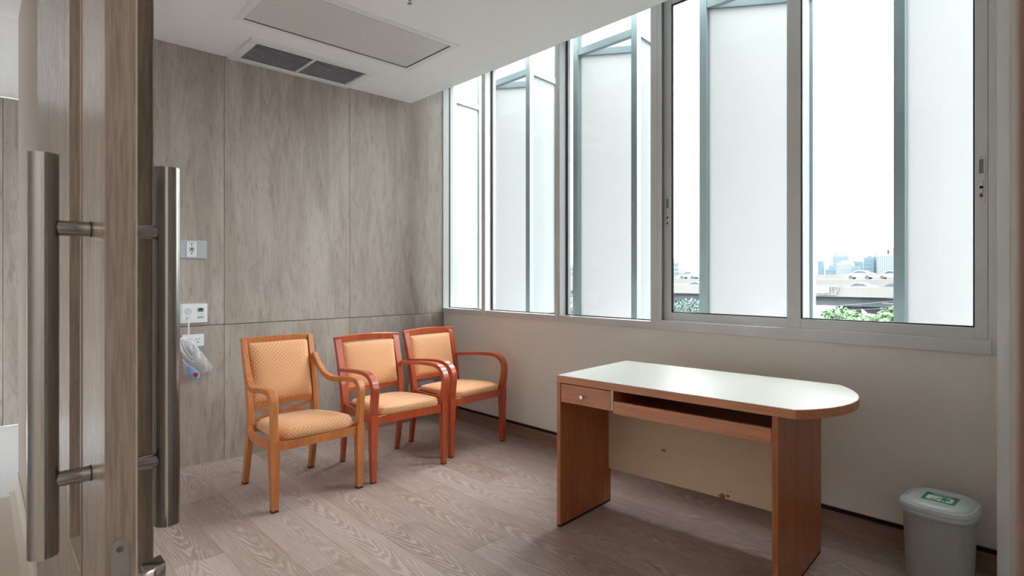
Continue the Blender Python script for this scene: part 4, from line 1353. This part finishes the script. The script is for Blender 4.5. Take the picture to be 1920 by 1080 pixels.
def tower(name, label, px0, px1, ptop, x, body, win, rows, cols, style='grid', crown=None):
    y1, y0 = along(px0, x), along(px1, x)
    pm = (px0 + px1) / 2
    zt = height(pm, ptop, x)
    t = thing(name, label, 'building', (x, (y0 + y1) / 2, gz), 0, 'towers on the skyline')
    hw_, H = (y1 - y0) / 2, zt - gz
    MB().box(0, hw_ * 1.4, -hw_, hw_, 0, H).build('wall', body, t)
    wm = MB()
    for r_ in range(rows):
        za = H * (0.10 + 0.86 * r_ / rows)
        zb = za + H * 0.86 / rows * (0.5 if style != 'strip' else 0.62)
        if style == 'strip':
            wm.box(-0.25, 0.02, -hw_ * 0.94, hw_ * 0.94, za, zb)
            continue
        for c_ in range(cols):
            ya = -hw_ + 2 * hw_ * (c_ + 0.22) / cols
            wm.box(-0.25, 0.02, ya, ya + 2 * hw_ / cols * 0.56, za, zb)
    wm.build('window_rows', win, t, kind='stuff')
    if crown:
        cm = MB()
        for f0, f1, hh in crown:
            cm.box(0.5, hw_, -hw_ + 2 * hw_ * f0, -hw_ + 2 * hw_ * f1, H, H + hh)
        cm.build('roof_structure', body, t)
    return t


B = [('blue glass tower at the left edge of the skyline', 1533, 1543, 489, 900, 'tower_blue', 9, 4, 'grid', None),
     ('tall grey tower behind the white gridded block', 1561, 1590, 478, 940, 'tower_grey', 14, 7, 'grid', ((0.72, 1.0, 5), (0.0, 0.1, 3))),
     ('white gridded block in front of the grey tower', 1568, 1597, 493, 860, 'tower_white', 10, 8, 'grid', ((0.25, 0.7, 3),)),
     ('low dark blue block between crane and grey tower', 1547, 1566, 504, 880, 'tower_blue', 5, 5, 'strip', ((0.3, 0.65, 5),)),
     ('pale block with blue top behind the pitched roof', 1599, 1618, 489, 950, 'tower_grey', 12, 5, 'strip', None),
     ('low dark block right of the white gridded block', 1597, 1611, 499, 850, 'tower_blue', 6, 4, 'strip', None),
     ('blue striped tower left of the large white block', 1619, 1636, 482, 920, 'tower_blue', 6, 6, 'grid', ((0.2, 0.6, 2),)),
     ('slim blue tower touching the large white block', 1636, 1645, 478, 930, 'tower_teal', 12, 3, 'grid', ((0.0, 0.6, 2),)),
     ('large white apartment block at the right end of the skyline', 1644, 1696, 476, 900, 'tower_white', 16, 12, 'grid', ((0.62, 0.95, 6), (0.25, 0.55, 9))),
     ('white office block with blue window bands, left sliding window', 1254, 1272, 488, 300, 'tower_white', 6, 1, 'strip', ((0.0, 1.0, 0.8),)),
     ('teal glass tower in the far left window gap', 884, 912, 451, 620, 'tower_teal', 24, 9, 'grid', None),
     ('white low block in the gap of the third window', 1030, 1084, 498, 420, 'tower_white', 4, 9, 'strip', None)]
for lab, a, c, pt, x, body, rows, cols, style, crown in B:
    tower('tower_block', lab, a, c, pt, x, M[body], M['tower_window'], rows, cols, style, crown)
x_ = 290
ms = thing('radio_mast', 'thin white mast beside the white office block, left sliding window', 'mast', (x_, along(1281, x_), gz))
MB().tube([(0, 0, 0), (0, 0, height(1281, 491, x_) - gz)], [0.35, 0.12], 8).build('mast', M['car_silver'], ms)
hh = height(1277, 503, x_) - gz
hs_ = thing('sloped_roof_house', 'small white building with steep roof right of the white office block', 'building', (x_ + 8, along(1278, x_ + 8), gz))
MB().box(0, 5, -1.6, 1.6, 0, hh - 3).build('wall', M['tower_white'], hs_)
MB().loft([[Vector((xx, -1.8, hh - 3)), Vector((xx, 1.8, hh - 3)), Vector((xx, -1.2, hh + 0.6))] for xx in (-0.3, 5.3)]).build('roof', M['tower_grey'], hs_)
gnt = thing('sign_gantry', 'white sign panel in a steel bracket on the near flyover parapet', 'sign', (79.9, along(1552, 79.9), -0.9))
MB().box(-0.10, 0, -0.2, 1.55, 0.10, 1.0).build('sign_panel', M['car_white'], gnt)
gb = MB()
for y in (-0.9, -0.45, 0.0, 0.6, 1.2):
    gb.box(-0.05, 0.09, y - 0.03, y + 0.03, -0.1, 0.95)
gb.box(-0.06, 0.0, -1.2, 1.6, 0.92, 0.98).box(-0.06, 0.0, -1.0, 1.6, -0.08, 0.0).tube([(-0.03, -1.35, 0.95), (-0.03, -0.9, -0.05)], 0.05, 6)
gb.build('bracket', M['crane'], gnt)
x_ = 900
cr = thing('tower_crane', 'thin grey tower crane left of the grey tower', 'crane', (x_, along(1547, x_), gz))
Hc = height(1547, 487, x_) - gz
mb = MB()
for dy in (-0.9, 0.9):
    mb.box(-0.3, 0.3, dy - 0.3, dy + 0.3, 0, Hc * 0.72)
for k in range(10):
    z = Hc * 0.72 * k / 10
    mb.tube([(0, -0.9, z), (0, 0.9, z + Hc * 0.07)], 0.25, 5)
mb.build('mast', M['crane'], cr)
MB().tube([(0, 1.0, Hc * 0.70), (0, -2.2, Hc)], [0.9, 0.4], 6).build('jib', M['crane'], cr)
x_ = 58
po = thing('utility_pole', 'grey concrete utility pole beside the right fin post', 'pole', (x_, along(1686.5, x_), gz))
MB().tube([(0, 0, 0), (0, 0, 7.0)], [0.2, 0.14], 10).build('shaft', M['pole'], po, smooth=True)
MB().box(-0.06, 0.06, -0.3, 0.9, 6.4, 6.52).box(-0.06, 0.06, -0.2, 1.3, 5.9, 6.0).build('crossarm', M['wire'], po)
for k, (z0, z1, y2) in enumerate(((-0.75, -1.9, 14), (-1.35, -2.1, 14))):
    y_ = along(1686, x_)
    pts = [(x_, y_ + y2 * q / 8, z0 + (z1 - z0) * q / 8 - 0.3 * math.sin(PI * q / 8)) for q in range(9)]
    o = MB().tube(pts, 0.025, 5).build('overhead_cable', M['wire'])
    tag(o, ('upper' if k == 0 else 'lower') + ' black overhead cable running left from the utility pole', 'cable')
